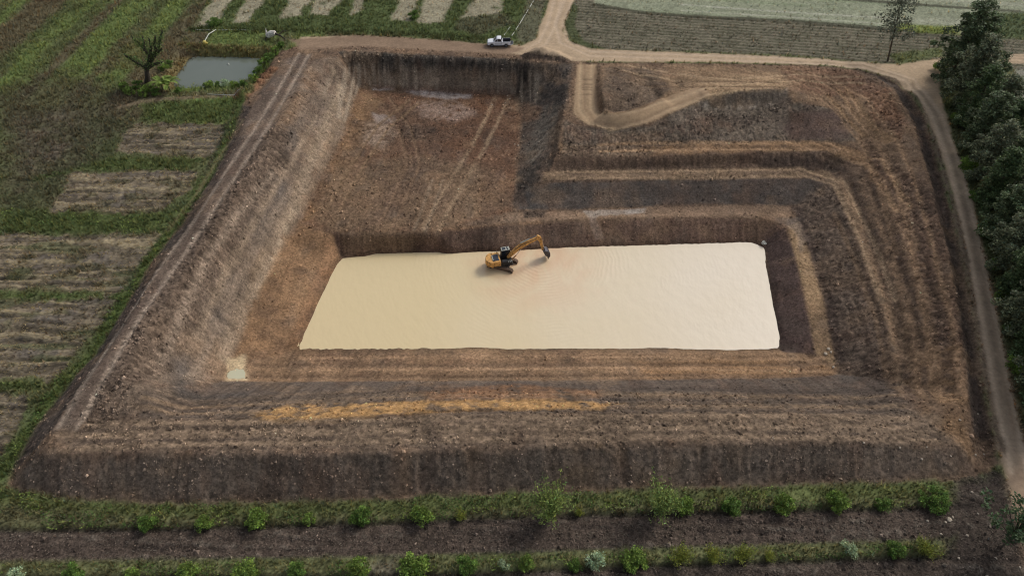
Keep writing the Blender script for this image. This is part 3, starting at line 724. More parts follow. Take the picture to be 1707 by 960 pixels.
# ---- roads
rc, rd = S(184,157,124), S(138,122,108)
ROAD_A = [(500,62),(600,59),(720,66),(810,74),(872,76),(893,66),(905,32),(925,-20),(935,-50),(975,-50),(958,0),(943,28),(938,52),(950,70),(985,82),(1150,88),(1300,94),(1440,104),(1500,108),(1560,98),(1640,92),(1900,84),(1900,98),(1640,108),(1570,120),(1565,150),(1580,200),(1597,260),(1617,320),(1640,437),(1663,537),(1683,637),(1715,770),(1750,880),(1800,1080),(1770,1080),(1715,900),(1672,780),(1643,637),(1627,520),(1610,403),(1587,320),(1562,240),(1532,165),(1492,131),(1430,114),(1340,108),(1200,104),(1000,103),(955,102),(900,86),(850,90),(750,84),(600,76),(500,80)]
area(ROAD_A, rc, soft=.35, warp=.4, rough=.03, rid=2, grass=0, strp=0)
area([(485,66),(600,59),(720,66),(810,74),(880,80),(850,92),(750,86),(600,78),(500,84)], S(140,114,90), soft=.6, warp=.5, k=.9, rid=2, grass=0, strp=0)
area([(1590,330),(1620,330),(1690,640),(1760,900),(1800,1080),(1740,1080),(1690,850),(1640,640)], S(154,128,102), soft=.8, warp=.5, k=.85)
strip([(1480,122),(1540,165),(1571,240),(1595,320),(1632,520),(1650,637),(1680,780)], [(1500,122),(1552,160),(1585,240),(1610,320),(1652,520),(1674,637),(1702,780)], S(166,144,118), soft=.5, warp=.3, k=.6)
ruts([(930,0),(920,40),(905,72),(880,84)], 1.7, .7, S(198,172,142), depth=.04, k=.6)
ruts([(948,0),(932,40),(940,70),(985,90),(1150,95),(1300,100),(1440,109),(1520,135),(1560,190),(1590,270),(1612,360),(1642,500),(1668,640),(1700,790)], 1.8, .7, S(196,170,140), depth=.05, k=.75)
stroke([(1310,103),(1440,109),(1520,135),(1560,190),(1590,270),(1612,360),(1642,500),(1668,640)], .5, S(120,104,84), k=.35, warp=.4)
# verge between ditch and road
strip([(1440,117),(1480,129),(1518,152),(1546,195),(1573,300),(1582,330),(1608,440),(1632,560),(1642,640),(1660,730)], [(1450,119),(1492,131),(1530,160),(1560,230),(1584,312),(1590,330),(1614,430),(1636,560),(1650,640),(1676,760)], S(116,100,82), soft=.4, warp=.5, rough=.1, rid=0, grass=.35)
# the U ramp and its tracks
area([(962,108),(958,150),(956,190),(976,207),(1005,212),(1040,213),(1080,206),(1130,184),(1165,168),(1185,158),(1172,146),(1150,148),(1120,158),(1070,181),(1030,192),(1006,192),(995,178),(993,150),(996,106)], S(172,142,106), soft=.35, warp=.4, rough=.05, rid=2, strp=0)
area([(1140,178),(1175,164),(1215,151),(1300,148),(1330,140),(1300,126),(1200,128),(1130,152)], S(170,140,106), soft=1.2, warp=1.2, k=.85)
ruts([(978,104),(976,150),(976,182),(990,200),(1020,204),(1060,196),(1120,174),(1180,152),(1260,142)], 2.2, .55, S(190,160,122), depth=.1, k=.7)
ruts([(984,104),(982,150),(984,180),(1000,196),(1030,200),(1070,190),(1130,166),(1190,146)], 2.2, .4, S(140,112,84), depth=.1, k=.5)
for py in (133, 141, 146, 150, 158): stroke([(972,py),(986,py + .5)], .35, S(112,92,70), k=.6, warp=.2, dz=-.1)
# ruts of the left track and inside the pit
ruts([(507,90),(468,160),(430,223),(373,307),(325,380),(275,452),(225,522),(156,634),(124,692),(112,712)], 2.1, .55, S(156,138,122), depth=.12, k=.8)
stroke([(507,90),(468,160),(430,223),(373,307),(325,380),(275,452),(225,522),(156,634),(124,692)], .8, S(94,78,68), k=.6)
ruts([(838,160),(820,200),(795,250),(765,300),(735,350),(718,384)], 2.6, .8, S(164,137,108), depth=.12, k=.7, hole=(.08, .35), warp=.7)
ruts([(700,384),(716,340),(730,300)], 1.9, .4, S(150,130,108), depth=.08, k=.5)
for L in ([(1398,150),(1420,185),(1450,215),(1480,236)], [(1412,150),(1436,185),(1462,215),(1490,232)], [(1380,160),(1405,190),(1440,225)]): stroke(L, .9, S(160,126,90), k=.6, dz=-.15)
for L in ([(90,738),(300,728),(700,722),(1100,712),(1500,722)], [(150,716),(400,716),(800,706),(1200,702),(1540,712)]): ruts(L, 2.0, .7, S(140,118,96), depth=.18, k=.45, hole=(.1,.3))
ruts([(1430,300),(1460,400),(1495,500),(1520,600)], 2.2, .6, S(150,120,92), depth=.15, k=.5, hole=(.1, .3))
for k in range(26): # scraper marks on the floor's edge
    stroke([(585 + k * 5.6, 388), (586 + k * 5.6, 402)], .18, S(140,114,86), k=.6, warp=.1, world=False)
for k in range(14): stroke([(500 + k * 4.5, 385 + k * .6), (488 + k * 4.3, 410 + k * .6)], .25, S(120,92,66), k=.45, warp=.1)
area([(492,352),(475,392),(432,478),(424,478),(466,392),(486,352)], S(178,158,134), soft=.3, warp=.5, k=.6, hole=(.2,.3))

for L, g, col in (([(640,165),(676,215),(690,275),(660,345),(640,384)], 2.3, S(126,100,78)), 
                  ([(690,170),(640,210),(600,270),(556,350)], 2.2, S(132,106,80)), ([(1300,120),(1380,136),(1436,168),(1476,230),(1508,300),(1540,420),(1566,540),(1584,660)], 2.4, S(156,124,94)),
                  ([(1180,122),(1280,132),(1360,150),(1410,190),(1450,236),(1480,300),(1512,420)], 2.4, S(150,120,92)), ([(1040,112),(1120,128),(1220,136),(1340,128),(1440,134)], 2.3, S(172,144,112)), ([(1020,118),(1100,140),(1180,140),(1300,142)], 2.0, S(112,90,70)),
                  ([(500,606),(800,604),(1100,603),(1380,606)], 2.4, S(168,134,102)), ([(420,618),(800,618),(1100,616),(1380,616)], 2.2, S(118,94,74)), ([(1404,352),(1444,440),(1478,530),(1498,620)], 2.2, S(136,110,86)), ([(470,300),(420,370),(370,450),(330,540),(290,620)], 2.4, S(140,122,106)),
                  ([(540,200),(500,280),(450,370),(400,470),(350,580)], 2.2, S(146,126,106)), ([(1000,247),(1200,243),(1380,243),(1460,270),(1506,350)], 1.8, S(176,140,104)), ([(930,291),(1137,290),(1340,287),(1400,305),(1444,400),(1480,503)], 1.8, S(166,138,108))):
    ruts(L, g, .6, col, depth=.12, k=.8, hole=(-.1, .4))
# muddy puddle hollow
area([(380,596),(408,592),(412,634),(376,634)], S(196,174,138), soft=.5, warp=.5, k=.9, rough=.02)
# small pond banks
area([(290,72),(460,78),(458,95),(330,94)], S(112,100,62), soft=.6, warp=.8, k=.8, rough=.25, grass=1.2)
area([(300,84),(458,90),(456,98),(300,97)], S(70,60,44), soft=.5, warp=.5, k=.8)
area([(262,135),(300,97),(318,95),(292,150),(276,158)], S(120,106,64), soft=.6, warp=.6, k=.7)
area([(270,150),(420,142),(410,158),(360,166),(250,172)], S(104,94,74), soft=.6, warp=.8, k=.6)
stroke([(200,178),(260,166),(330,162),(390,158)], 1.2, S(128,112,88), k=.7, grass=.2)
# green edge along the left toe
stroke([(440,118),(400,175),(372,250),(338,312),(292,378),(242,442),(202,512),(150,592),(104,642),(50,712),(6,792)], 1.7, S(88,104,52), soft=.7, warp=1.0, k=.8, grass=1.3, rough=.15)
stroke([(405,200),(366,262),(330,322),(280,385)], .6, S(140,124,92), k=.5, grass=.1)

# ------------------------------------------------------------------ relief and small colour changes
wp = np.array([hit(*p) for p in [(568,428),(640,431),(770,423),(950,415),(1250,405),(1275,412),(1302,580),(900,580),(498,581)]])
_w0 = _win(wp, 45)
SD = np.full((NY, NX), 60.0, np.float32)
_d = np.sqrt(seg_d2(wp, GX[_w0], GY[_w0], True)); SD[_w0] = np.where(inside(wp, GX[_w0], GY[_w0]), -_d, _d)
pit = (RID == 1).astype(np.float32)
_ta, _tb = np.array(G(124, 692, 2.5)[:2]), np.array(G(507, 90, .5)[:2]); _td = (_tb - _ta) / np.linalg.norm(_tb - _ta); _tn = np.array((-_td[1], _td[0]))
UU = np.where(GX < -12, (GX * _tn[0] + GY * _tn[1]), SD)
VV = np.where(GX < -12, (GX * _td[0] + GY * _td[1]), (GX - GY))
lines = vn(UU / .42 + nA * .4, VV / 16, 21) * .6 + vn(UU / 1.2 + nA * .3, VV / 26, 22) * .6      # ridges left by the machines
clod = np.abs(vn(GX / .62 + .35 * nA, GY / .62 - .35 * nA, 11)) + .8 * np.abs(vn(GX / .33, GY / .33, 12)) - .7
near = sstep(70, 40, GY) * pit
gz = np.gradient(Z, axis=0) / np.gradient(ys)[:, None]; gxx = np.gradient(Z, axis=1) / np.gradient(xs)[None, :]
steep = sstep(.35, .8, np.hypot(gz, gxx)) * pit
# run-off streaks down the steep faces, along the fall line
alongy = np.abs(gz) > np.abs(gxx)
streak = np.where(alongy, vn(GX / .55, GY / 5, 23) + .5 * vn(GX / .25, GY / 3, 24), (.8 * vn(UU / .5, VV / 7, 25) + .6 * nB))
big = fbm(GX / 5.5, GY / 5.5, 81, 3)
RGH *= np.where(np.abs(Z - WATER) < .5, .35, 1.0) * 1.0
Z += pit * STR * lines * .16 + np.maximum(RGH - .05, .01) * (clod * 1.1 + nB * .6 + nD * .3) + steep * streak * .10 + pit * big * .12
v = 1 + pit * (STR * lines * .20 + steep * streak * .13 + big * .16) + pit * np.clip(RGH * 2.4 - .12, .05, .8) * (clod * .95 + nD * .6) + .14 * nB + .1 * nA
C *= np.clip(v, .45, 1.7)[..., None]
_lum = (C @ np.array([.3, .55, .15], np.float32))[..., None]
_ds = np.where(RID == 1, .12, np.where(RID == 2, .15, np.where(RID >= 40, .25, np.where(RID == 3, .15, .08))))[..., None]
C += (_lum - C) * _ds
C *= np.where((RID == 1)[..., None], np.array([.97, .965, .93]), 1.0).astype(np.float32)
_face = steep * (GY > 118) * (GX < 6) * sstep(-1.0, -2.2, Z)
mixc(_face * sstep(-.2, .6, vn(GX / .42, GY / 9, 27) + .5 * vn(GX / 1.6, GY / 9, 28) - .25 + .8 * nC) * .6, S(158,143,124)); mixc(_face * sstep(.2, .8, -vn(GX / .42, GY / 9, 27)) * .4, S(96,86,76))
dry = pit * sstep(.25, .8, clod * .7 + nD * .4 + nA * .3) * np.clip(RGH * 3, .1, .8)
mixc(dry * .45, S(160,138,116))
# firm ledge under the standing machine
_wet = (RID == 1) * (1 - sstep(.15, .75, Z - WATER + .25 * nA)) * (np.abs(SD) < 6)
C *= (1 - .25 * _wet)[..., None].astype(np.float32)
_e = np.array(G(838, 441, WATER)); _dd = np.hypot(GX - _e[0], GY - _e[1])
Z = np.where(_dd < 9, np.maximum(Z, np.minimum(WATER - .32, WATER - .32 - (_dd - 3.2) * .5)), Z)
# ------------------------------------------------------------------ land meshes, one per kind of ground
M_GRASS = mat_soil('grassland', fine=.32, scale=1.2, bump=.5, crumb=.15)
M_EXC = mat_soil('dug_earth', fine=.34, scale=1.15, bump=.6, crumb=.28)
M_ROAD = mat_soil('road_dirt', fine=.16, scale=.9, bump=.25, crumb=.06)
M_PLOUGH = mat_soil('ploughed_earth', fine=.55, scale=1.7, bump=1.0, crumb=.4)
M_PADDY = mat_soil('paddy_stubble', fine=.4, scale=1.2, bump=.7, stretch=(.5, 1.6, 1), crumb=.25)
M_CROP = mat_soil('crop_rows', fine=.28, scale=.8, bump=.5)
_allv = np.stack([GX, GY, Z], -1).reshape(-1, 3).astype(np.float32)
_allc = np.clip(C, 0.01, .9).reshape(-1, 3)
_jj, _ii = np.meshgrid(np.arange(NY - 1), np.arange(NX - 1), indexing='ij')
_q = np.stack([_jj * NX + _ii, _jj * NX + _ii + 1, (_jj + 1) * NX + _ii + 1, (_jj + 1) * NX + _ii], -1).reshape(-1, 4)
_fr = RID[:-1, :-1].reshape(-1)
def land(name, ids, mat):
    f = _q[np.isin(_fr, ids)]
    u, inv = np.unique(f, return_inverse=True)
    me = np_mesh(name, _allv[u], inv.reshape(-1, 4), mat, _allc[u], 'soil', smooth=True)
    return tag(obj(name, me), kind='structure')
land('ground', [0], M_GRASS)
land('excavation', [1], M_EXC)
land('dirt_road', [2], M_ROAD)
land('ploughed_field', [3], M_PLOUGH)
land('crop_field', [5], M_CROP)
for i in range(5): land('paddy_field', [40 + i], M_PADDY)

# ------------------------------------------------------------------ water
EXC_P = np.array(G(838, 441, WATER))              # where the excavator stands
BUCK_P = np.array(G(902, 436, WATER))             # below its bucket
def mat_muddy(name, col, col2, rough, ripple, centre=None):
    m = bpy.data.materials.new(name); m.use_nodes = True
    n, l = m.node_tree.nodes, m.node_tree.links
    b = n['Principled BSDF']; tc = n.new('ShaderNodeTexCoord')
    b.inputs['Roughness'].default_value = rough; b.inputs['Specular IOR Level'].default_value = .5
    n1 = n.new('ShaderNodeTexNoise'); n1.inputs['Scale'].default_value = .11; n1.inputs['Detail'].default_value = 6; n1.inputs['Distortion'].default_value = 1.6
    l.new(tc.outputs['Object'], n1.inputs['Vector'])
    mx = n.new('ShaderNodeMix'); mx.data_type = 'RGBA'
    mx.inputs['A'].default_value = (*col, 1); mx.inputs['B'].default_value = (*col2, 1)
    bp = n.new('ShaderNodeBump'); bp.inputs['Strength'].default_value = 1.0; bp.inputs['Distance'].default_value = 1.0
    nz = n.new('ShaderNodeTexNoise'); nz.inputs['Scale'].default_value = .55; nz.inputs['Detail'].default_value = 3
    mp = n.new('ShaderNodeMapping'); mp.inputs['Scale'].default_value = (1.3, .8, 1); mp.inputs['Rotation'].default_value = (0, 0, .6)
    l.new(tc.outputs['Object'], mp.inputs['Vector']); l.new(mp.outputs[0], nz.inputs['Vector'])
    h = n.new('ShaderNodeMath'); h.operation = 'MULTIPLY'; h.inputs[1].default_value = ripple
    l.new(nz.outputs['Fac'], h.inputs[0])
    if centre is not None:
        # stirred mud round the machine, and rings spreading from it
        ln = n.new('ShaderNodeVectorMath'); ln.operation = 'LENGTH'; l.new(tc.outputs['Object'], ln.inputs[0])
        fo = n.new('ShaderNodeMapRange'); fo.inputs['From Min'].default_value = 2; fo.inputs['From Max'].default_value = 14
        fo.inputs['To Min'].default_value = 1; fo.inputs['To Max'].default_value = 0
        l.new(ln.outputs['Value'], fo.inputs['Value'])
        mm = n.new('ShaderNodeMath'); mm.operation = 'MULTIPLY'; l.new(fo.outputs[0], mm.inputs[0])
        r1 = n.new('ShaderNodeMapRange'); r1.inputs['From Min'].default_value = .3; r1.inputs['From Max'].default_value = .56
        l.new(n1.outputs['Fac'], r1.inputs['Value']); l.new(r1.outputs[0], mm.inputs[1])
        l.new(mm.outputs[0], mx.inputs['Factor'])
        wv = n.new('ShaderNodeTexWave'); wv.wave_type = 'RINGS'; wv.rings_direction = 'SPHERICAL'
        wv.inputs['Scale'].default_value = .46; wv.inputs['Distortion'].default_value = 6.5; wv.inputs['Detail'].default_value = 3; wv.inputs['Detail Scale'].default_value = .6
        l.new(tc.outputs['Object'], wv.inputs['Vector'])
        f2 = n.new('ShaderNodeMapRange'); f2.inputs['From Min'].default_value = 2; f2.inputs['From Max'].default_value = 24
        f2.inputs['To Min'].default_value = .018; f2.inputs['To Max'].default_value = 0.004
        l.new(ln.outputs['Value'], f2.inputs['Value'])
        np_ = n.new('ShaderNodeTexNoise'); np_.inputs['Scale'].default_value = .13; np_.inputs['Detail'].default_value = 2
        l.new(tc.outputs['Object'], np_.inputs['Vector'])
        rp = n.new('ShaderNodeMapRange'); rp.inputs['From Min'].default_value = .42; rp.inputs['From Max'].default_value = .66
        l.new(np_.outputs['Fac'], rp.inputs['Value'])
        m3 = n.new('ShaderNodeMath'); m3.operation = 'MULTIPLY'; l.new(f2.outputs[0], m3.inputs[0]); l.new(rp.outputs[0], m3.inputs[1])
        m2 = n.new('ShaderNodeMath'); m2.operation = 'MULTIPLY'; l.new(wv.outputs['Fac'], m2.inputs[0]); l.new(m3.outputs[0], m2.inputs[1])
        ad = n.new('ShaderNodeMath'); ad.operation = 'ADD'; l.new(m2.outputs[0], ad.inputs[0]); l.new(h.outputs[0], ad.inputs[1])
        l.new(ad.outputs[0], bp.inputs['Height'])
    else:
        l.new(n1.outputs['Fac'], mx.inputs['Factor']); l.new(h.outputs[0], bp.inputs['Height'])
    res = mx.outputs['Result']
    if centre is not None:  # sky reflection painted into the base colour: water turns paler towards the right
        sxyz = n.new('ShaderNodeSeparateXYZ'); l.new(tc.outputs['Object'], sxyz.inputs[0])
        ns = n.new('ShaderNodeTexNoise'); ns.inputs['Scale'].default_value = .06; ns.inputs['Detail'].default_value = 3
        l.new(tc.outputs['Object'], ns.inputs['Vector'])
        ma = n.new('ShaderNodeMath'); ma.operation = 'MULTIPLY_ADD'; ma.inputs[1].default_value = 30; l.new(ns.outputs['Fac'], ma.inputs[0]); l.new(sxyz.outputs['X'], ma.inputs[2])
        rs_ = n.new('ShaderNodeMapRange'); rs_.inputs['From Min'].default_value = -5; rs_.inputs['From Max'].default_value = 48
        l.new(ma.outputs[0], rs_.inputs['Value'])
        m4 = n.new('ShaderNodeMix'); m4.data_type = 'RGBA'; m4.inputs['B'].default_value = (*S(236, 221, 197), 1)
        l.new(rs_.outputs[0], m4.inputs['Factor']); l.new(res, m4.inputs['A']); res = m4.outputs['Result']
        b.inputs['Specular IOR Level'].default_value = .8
    l.new(res, b.inputs['Base Color']); l.new(bp.outputs[0], b.inputs['Normal'])
    return m
def sheet(name, pts, z, mat, origin=None):
    P = [np.array(G(px, py, z)) for px, py in pts]
    o0 = np.mean(P, 0) if origin is None else np.array(origin)
    me = bpy.data.meshes.new(name)
    bm = bmesh.new(); f = bm.faces.new([bm.verts.new(p - o0) for p in P]); bm.normal_update()
    if f.normal.z < 0: f.normal_flip()
    bm.to_mesh(me); bm.free(); me.materials.append(mat)
    return tag(obj(name, me, loc=tuple(o0)), kind='structure')
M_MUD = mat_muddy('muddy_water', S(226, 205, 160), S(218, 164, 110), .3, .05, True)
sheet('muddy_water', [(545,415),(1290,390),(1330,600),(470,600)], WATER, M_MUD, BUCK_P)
M_GREEN = mat_muddy('pond_water', S(112, 118, 108), S(100, 108, 98), .05, .006)
sheet('pond_water', [(305,88),(448,90),(448,104),(424,146),(278,156),(280,130)], PONDW, M_GREEN)
M_PUD = mat_muddy('puddle_water', S(206, 206, 180), S(204, 198, 168), .15, .002)
_pp = hit(395, 622)
sheet('puddle_water', [(380,622),(384,618),(389,617),(394,614),(400,616),(405,615),(409,621),(408,627),(410,631),(403,633),(396,632),(388,634),(381,631),(378,627)], float(hz(*_pp)) + .06, M_PUD)
# ------------------------------------------------------------------ excavator
M_YEL = mat_plain('worn_yellow_paint', S(204, 152, 84), rough=.6, var=.28, scale=2.6)
M_YELD = mat_plain('dull_yellow_paint', S(172, 130, 80), rough=.65, var=.3, scale=2.5)
M_BLK = mat_plain('black_paint', S(44, 42, 42), rough=.5, var=.2)
M_STEEL = mat_plain('muddy_steel', S(92, 80, 72), rough=.7, metal=.2, var=.25, scale=4)
M_BKT = mat_plain('worn_bucket_steel', S(74, 72, 78), rough=.5, metal=.5, var=.25, scale=3)
M_CHROME = mat_plain('bright_steel', S(200, 200, 205), rough=.25, metal=1.0, var=.05)
M_GLASS = mat_plain('dark_glass', S(42, 50, 58), rough=.08, spec=.9, var=.1)
M_GRILLE = mat_plain('dark_blue_grille', S(52, 62, 80), rough=.5, var=.2, scale=6)
M_ROOF = mat_plain('pale_grey_paint', S(168, 168, 156), rough=.45, var=.1)
M_MUDTR = mat_plain('mud_caked_tracks', S(112, 92, 76), rough=.9, var=.25, scale=4, bump=.4)

def excavator(loc, yaw_house, yaw_track):
    root = empty('excavator', loc)
    tag(root, 'yellow tracked excavator standing in the muddy water with its boom reaching right', 'excavator')
    def tk(mb, name, mat, parent=root, **k): return mb.build(name, mat, parent, rz=yaw_track, **k)
    def hs_(mb, name, mat, parent=root, **k): return mb.build(name, mat, parent, rz=yaw_house, **k)
    # undercarriage
    L, Hh = 4.4, .92
    for s in (-1, 1):
        prof = []
        r = Hh / 2
        for k in range(9): a = -PI / 2 + PI * k / 8; prof.append((L / 2 - r + r * math.cos(a), r + r * math.sin(a)))
        for k in range(9): a = PI / 2 + PI * k / 8; prof.append((-L / 2 + r + r * math.cos(a), r + r * math.sin(a)))
        mb = MB().prism(prof, s * 1.18 - .2, s * 1.18 + .2)
        t = tk(mb, 'track', M_MUDTR)
        # shoes laid round the chain
        per = []
        n = 44; tot = 2 * (L - 2 * r) + 2 * PI * r
        sh = MB()
        for k in range(n):
            d = tot * k / n; st = L - 2 * r
            if d < st: x, z, a = -st / 2 + d, Hh, 0
            elif d < st + PI * r: q = (d - st) / r; x, z, a = st / 2 + r * math.sin(q), r + r * math.cos(q), -q
            elif d < 2 * st + PI * r: x, z, a = st / 2 - (d - st - PI * r), 0, PI
            else: q = (d - 2 * st - PI * r) / r; x, z, a = -st / 2 - r * math.sin(q), r - r * math.cos(q), PI - q
            sh.box((x, s * 1.18, z), (tot / n * .86, .6, .07), ry=-a)
        tk(sh, 'track_shoes', M_MUDTR, t)['kind'] = 'stuff'
        for x, nm in ((-L / 2 + r, 'sprocket'), (L / 2 - r, 'idler_wheel')):
            tk(MB().lathe((x, s * 1.18, r), [(.34, -.28), (.34, .28)], 'Y', 14), nm, M_STEEL, t)
    tk(MB().box((0, 0, .62), (1.6, 1.9, .34)).box((0, 0, .5), (2.6, 1.5, .22)), 'track_frame', M_STEEL, bevel=.04)
    tk(MB().lathe((0, 0, 0), [(.62, .78), (.62, 1.08)], 'Z', 20), 'slewing_ring', M_BLK)
    # upper structure
    hs_(MB().box((-.45, 0, 1.16), (4.0, 2.5, .16)), 'deck', M_BLK, bevel=.03)
    prof = []                                       # rounded counterweight, seen from above
    for k in range(13):
        a = R(90 + 15 * k); prof.append((-1.75 + 1.15 * math.cos(a), 1.3 * math.sin(a)))
    n = len(prof)
    cw = MB(); cw.add([(x, y, 1.12) for x, y in prof] + [(x * .985 - .0, y * .99, 2.2) for x, y in prof],
                      [tuple(range(n - 1, -1, -1)), tuple(range(n, 2 * n))] + [(i, (i + 1) % n, (i + 1) % n + n, i + n) for i in range(n)])
    hs_(cw, 'counterweight', M_YEL, bevel=.05)
    hood = hs_(MB().box((-1.12, 0, 1.72), (1.25, 2.5, .98), taper=(.97, .96)), 'engine_hood', M_YEL, bevel=.06)
    gp = hs_(MB().box((-1.25, -.1, 2.235), (1.0, 1.5, .05)), 'hood_grille', M_GRILLE, hood, bevel=.015)
    sl = MB()
    for k in range(7): sl.box((-1.65 + k * .135, -.1, 2.27), (.03, 1.4, .03))
    hs_(sl, 'grille_bar', M_BLK, hood)
    hs_(MB().box((-1.72, -.1, 2.26), (.16, 1.2, .08)), 'hood_handle', M_ROOF, hood, bevel=.02)
    hs_(MB().tube([(-.75, .95, 2.2), (-.75, .95, 2.65), (-.9, .95, 2.75)], .06, 8), 'exhaust_pipe', M_BLK)
    # right side boxes with steps
    tb = hs_(MB().box((.55, -.92, 1.5), (1.7, .62, .55)), 'tool_box', M_BLK, bevel=.05)
    hs_(MB().box((.2, -.92, 1.9), (1.0, .62, .3)), 'fuel_tank', M_BLK, bevel=.05)
    for x in (.75, 1.05, 1.33): hs_(MB().box((x, -.95, 1.795), (.16, .5, .03)), 'step', M_ROOF, tb)
    hs_(MB().tube([(.9, -1.2, 1.75), (.9, -1.2, 2.3), (-.2, -1.2, 2.5), (-.3, -1.2, 2.15)], .025, 6), 'handrail', M_BLK)
    # cab
    cb = MB(); c0, c1, w0, w1, zb, zt = -.15, 1.62, .36, 1.28, 1.22, 3.0
    cb.prism([(c0, zb), (c1 - .05, zb), (c1, zb + .5), (c1 - .28, zt), (c0 + .05, zt)], w0, w1)
    cab = hs_(cb, 'cab', M_BLK, bevel=.05)
    hs_(MB().box(((c0 + c1) / 2 - .12, (w0 + w1) / 2, zt + .04), (1.42, .9, .08)), 'cab_roof', M_ROOF, cab, bevel=.03)
    hs_(MB().box((.35, .82, zt + .095), (.55, .55, .03)), 'roof_hatch', M_GLASS, cab, bevel=.01)
    hs_(MB().box((.95, .82, zt + .09), (.22, .7, .02)), 'roof_hatch', M_GLASS, cab, bevel=.005)
    for y, sgn in ((w0, -1), (w1, 1)):
        hs_(MB().prism([(c0 + .1, 2.0), (.62, 2.0), (.62, 2.88), (c0 + .14, 2.88)], y + sgn * .004, y + sgn * .02), 'cab_window', M_GLASS, cab)
        hs_(MB().prism([(.7, 1.75), (c1 - .1, 1.75), (c1 - .3, 2.88), (.7, 2.88)], y + sgn * .004, y + sgn * .02), 'cab_window', M_GLASS, cab)
    hs_(MB().add([(c1 + .012, w0 + .08, zb + .55), (c1 + .012, w1 - .08, zb + .55), (c1 - .25, w1 - .08, zt - .08), (c1 - .25, w0 + .08, zt - .08)], [(0, 1, 2, 3)]), 'windscreen', M_GLASS, cab)
    hs_(MB().tube([(1.6, 1.3, 2.4), (1.75, 1.5, 2.45)], .02, 5).box((1.75, 1.52, 2.45), (.06, .18, .3)), 'mirror', M_BLK, cab)
    # boom: a bent box girder
    def girder(mb, pts, hts, wd, y=0):
        up, lo = [], []
        P = [Vector((p[0], 0, p[1])) for p in pts]
        for i, p in enumerate(P):
            d = (P[min(i + 1, len(P) - 1)] - P[max(i - 1, 0)]).normalized(); nn = Vector((-d.z, 0, d.x))
            up.append(p + nn * hts[i] / 2); lo.append(p - nn * hts[i] / 2)
        prof = [(v.x, v.z) for v in up] + [(v.x, v.z) for v in reversed(lo)]
        k = len(pts)
        for i in range(k - 1):
            q = [(up[i].x, up[i].z), (up[i + 1].x, up[i + 1].z), (lo[i + 1].x, lo[i + 1].z), (lo[i].x, lo[i].z)]
            vs = [(a, y - wd / 2, b) for a, b in q] + [(a, y + wd / 2, b) for a, b in q]
            fs = [(0, 3, 2, 1), (4, 5, 6, 7), (0, 1, 5, 4), (3, 7, 6, 2)]
            if i == 0: fs.append((0, 4, 7, 3))
            if i == k - 2: fs.append((1, 2, 6, 5))
            mb.add(vs, fs)
        return mb
    boom = hs_(girder(MB(), [(.85, 1.75), (1.5, 2.45), (2.4, 3.35), (3.2, 3.95), (4.3, 4.45), (5.3, 4.82), (6.1, 5.05)], [.36, .6, .74, .8, .62, .48, .34], .42), 'boom', M_YEL)
    for y in (-.42, .42):
        hs_(MB().tube([(1.25, y, 1.35), (2.2, y, 2.35)], .11, 10), 'boom_cylinder', M_YELD, boom)
        hs_(MB().tube([(2.2, y, 2.35), (3.0, y, 3.55)], .055, 8), 'piston_rod', M_CHROME, boom)
    hs_(MB().tube([(3.0, 0, 4.5), (4.5, 0, 5.12)], .12, 10), 'arm_cylinder', M_ROOF, boom)
    hs_(MB().tube([(4.5, 0, 5.12), (5.75, 0, 5.62)], .06, 8), 'piston_rod', M_CHROME, boom)
    hs_(MB().tube([(2.2, -.25, 3.6), (3.3, -.25, 4.32), (4.6, -.25, 4.9), (5.6, -.25, 5.2)], .04, 6), 'hydraulic_hose', M_BLK, boom)
    arm = hs_(girder(MB(), [(5.72, 5.62), (6.1, 5.1), (6.35, 4.3), (6.6, 3.3), (6.78, 2.3)], [.28, .62, .52, .4, .3], .34), 'arm', M_YEL)
    hs_(MB().tube([(6.3, 0, 5.35), (6.68, 0, 4.0)], .1, 10), 'bucket_cylinder', M_YELD, arm)
    hs_(MB().tube([(6.68, 0, 4.0), (6.98, 0, 2.75)], .055, 8), 'piston_rod', M_CHROME, arm)
    for y in (-.2, .2):
        hs_(MB().tube([(6.66, y, 2.75), (7.0, y, 2.7), (7.15, y, 2.15)], .06, 6), 'bucket_link', M_BLK, arm)
    # bucket: curved shell with side plates and teeth
    bk = MB(); out, inn = [], []
    bp_ = [(6.72, 2.35), (7.12, 2.4), (7.6, 2.2), (7.95, 1.75), (8.0, 1.2), (7.8, .75)]
    ip_ = [(6.78, 2.22), (7.08, 2.27), (7.5, 2.1), (7.82, 1.7), (7.87, 1.22), (7.72, .82)]
    W = .62
    for i in range(5):
        vs = [(*bp_[i], 0), (*bp_[i + 1], 0), (*ip_[i + 1], 0), (*ip_[i], 0)]
        bk.add([(a, -W, b) for a, b, _ in vs] + [(a, W, b) for a, b, _ in vs], [(0, 3, 2, 1), (4, 5, 6, 7), (0, 1, 5, 4), (3, 7, 6, 2), (0, 4, 7, 3), (1, 2, 6, 5)])
    bucket = hs_(bk, 'bucket', M_BKT)
    for y in (-W - .03, W - .01):
        hs_(MB().prism(bp_ + [(7.1, 1.45)], y, y + .04), 'side_plate', M_BKT, bucket)
    for k in range(5):
        y = -W + .06 + k * (2 * W - .12) / 4
        hs_(MB().box((7.69, y, .62), (.08, .11, .34), ry=.35, taper=(1.2, 1)), 'tooth', M_STEEL, bucket)
    return root
excavator((EXC_P[0], EXC_P[1], WATER - .32), R(13), R(-20))

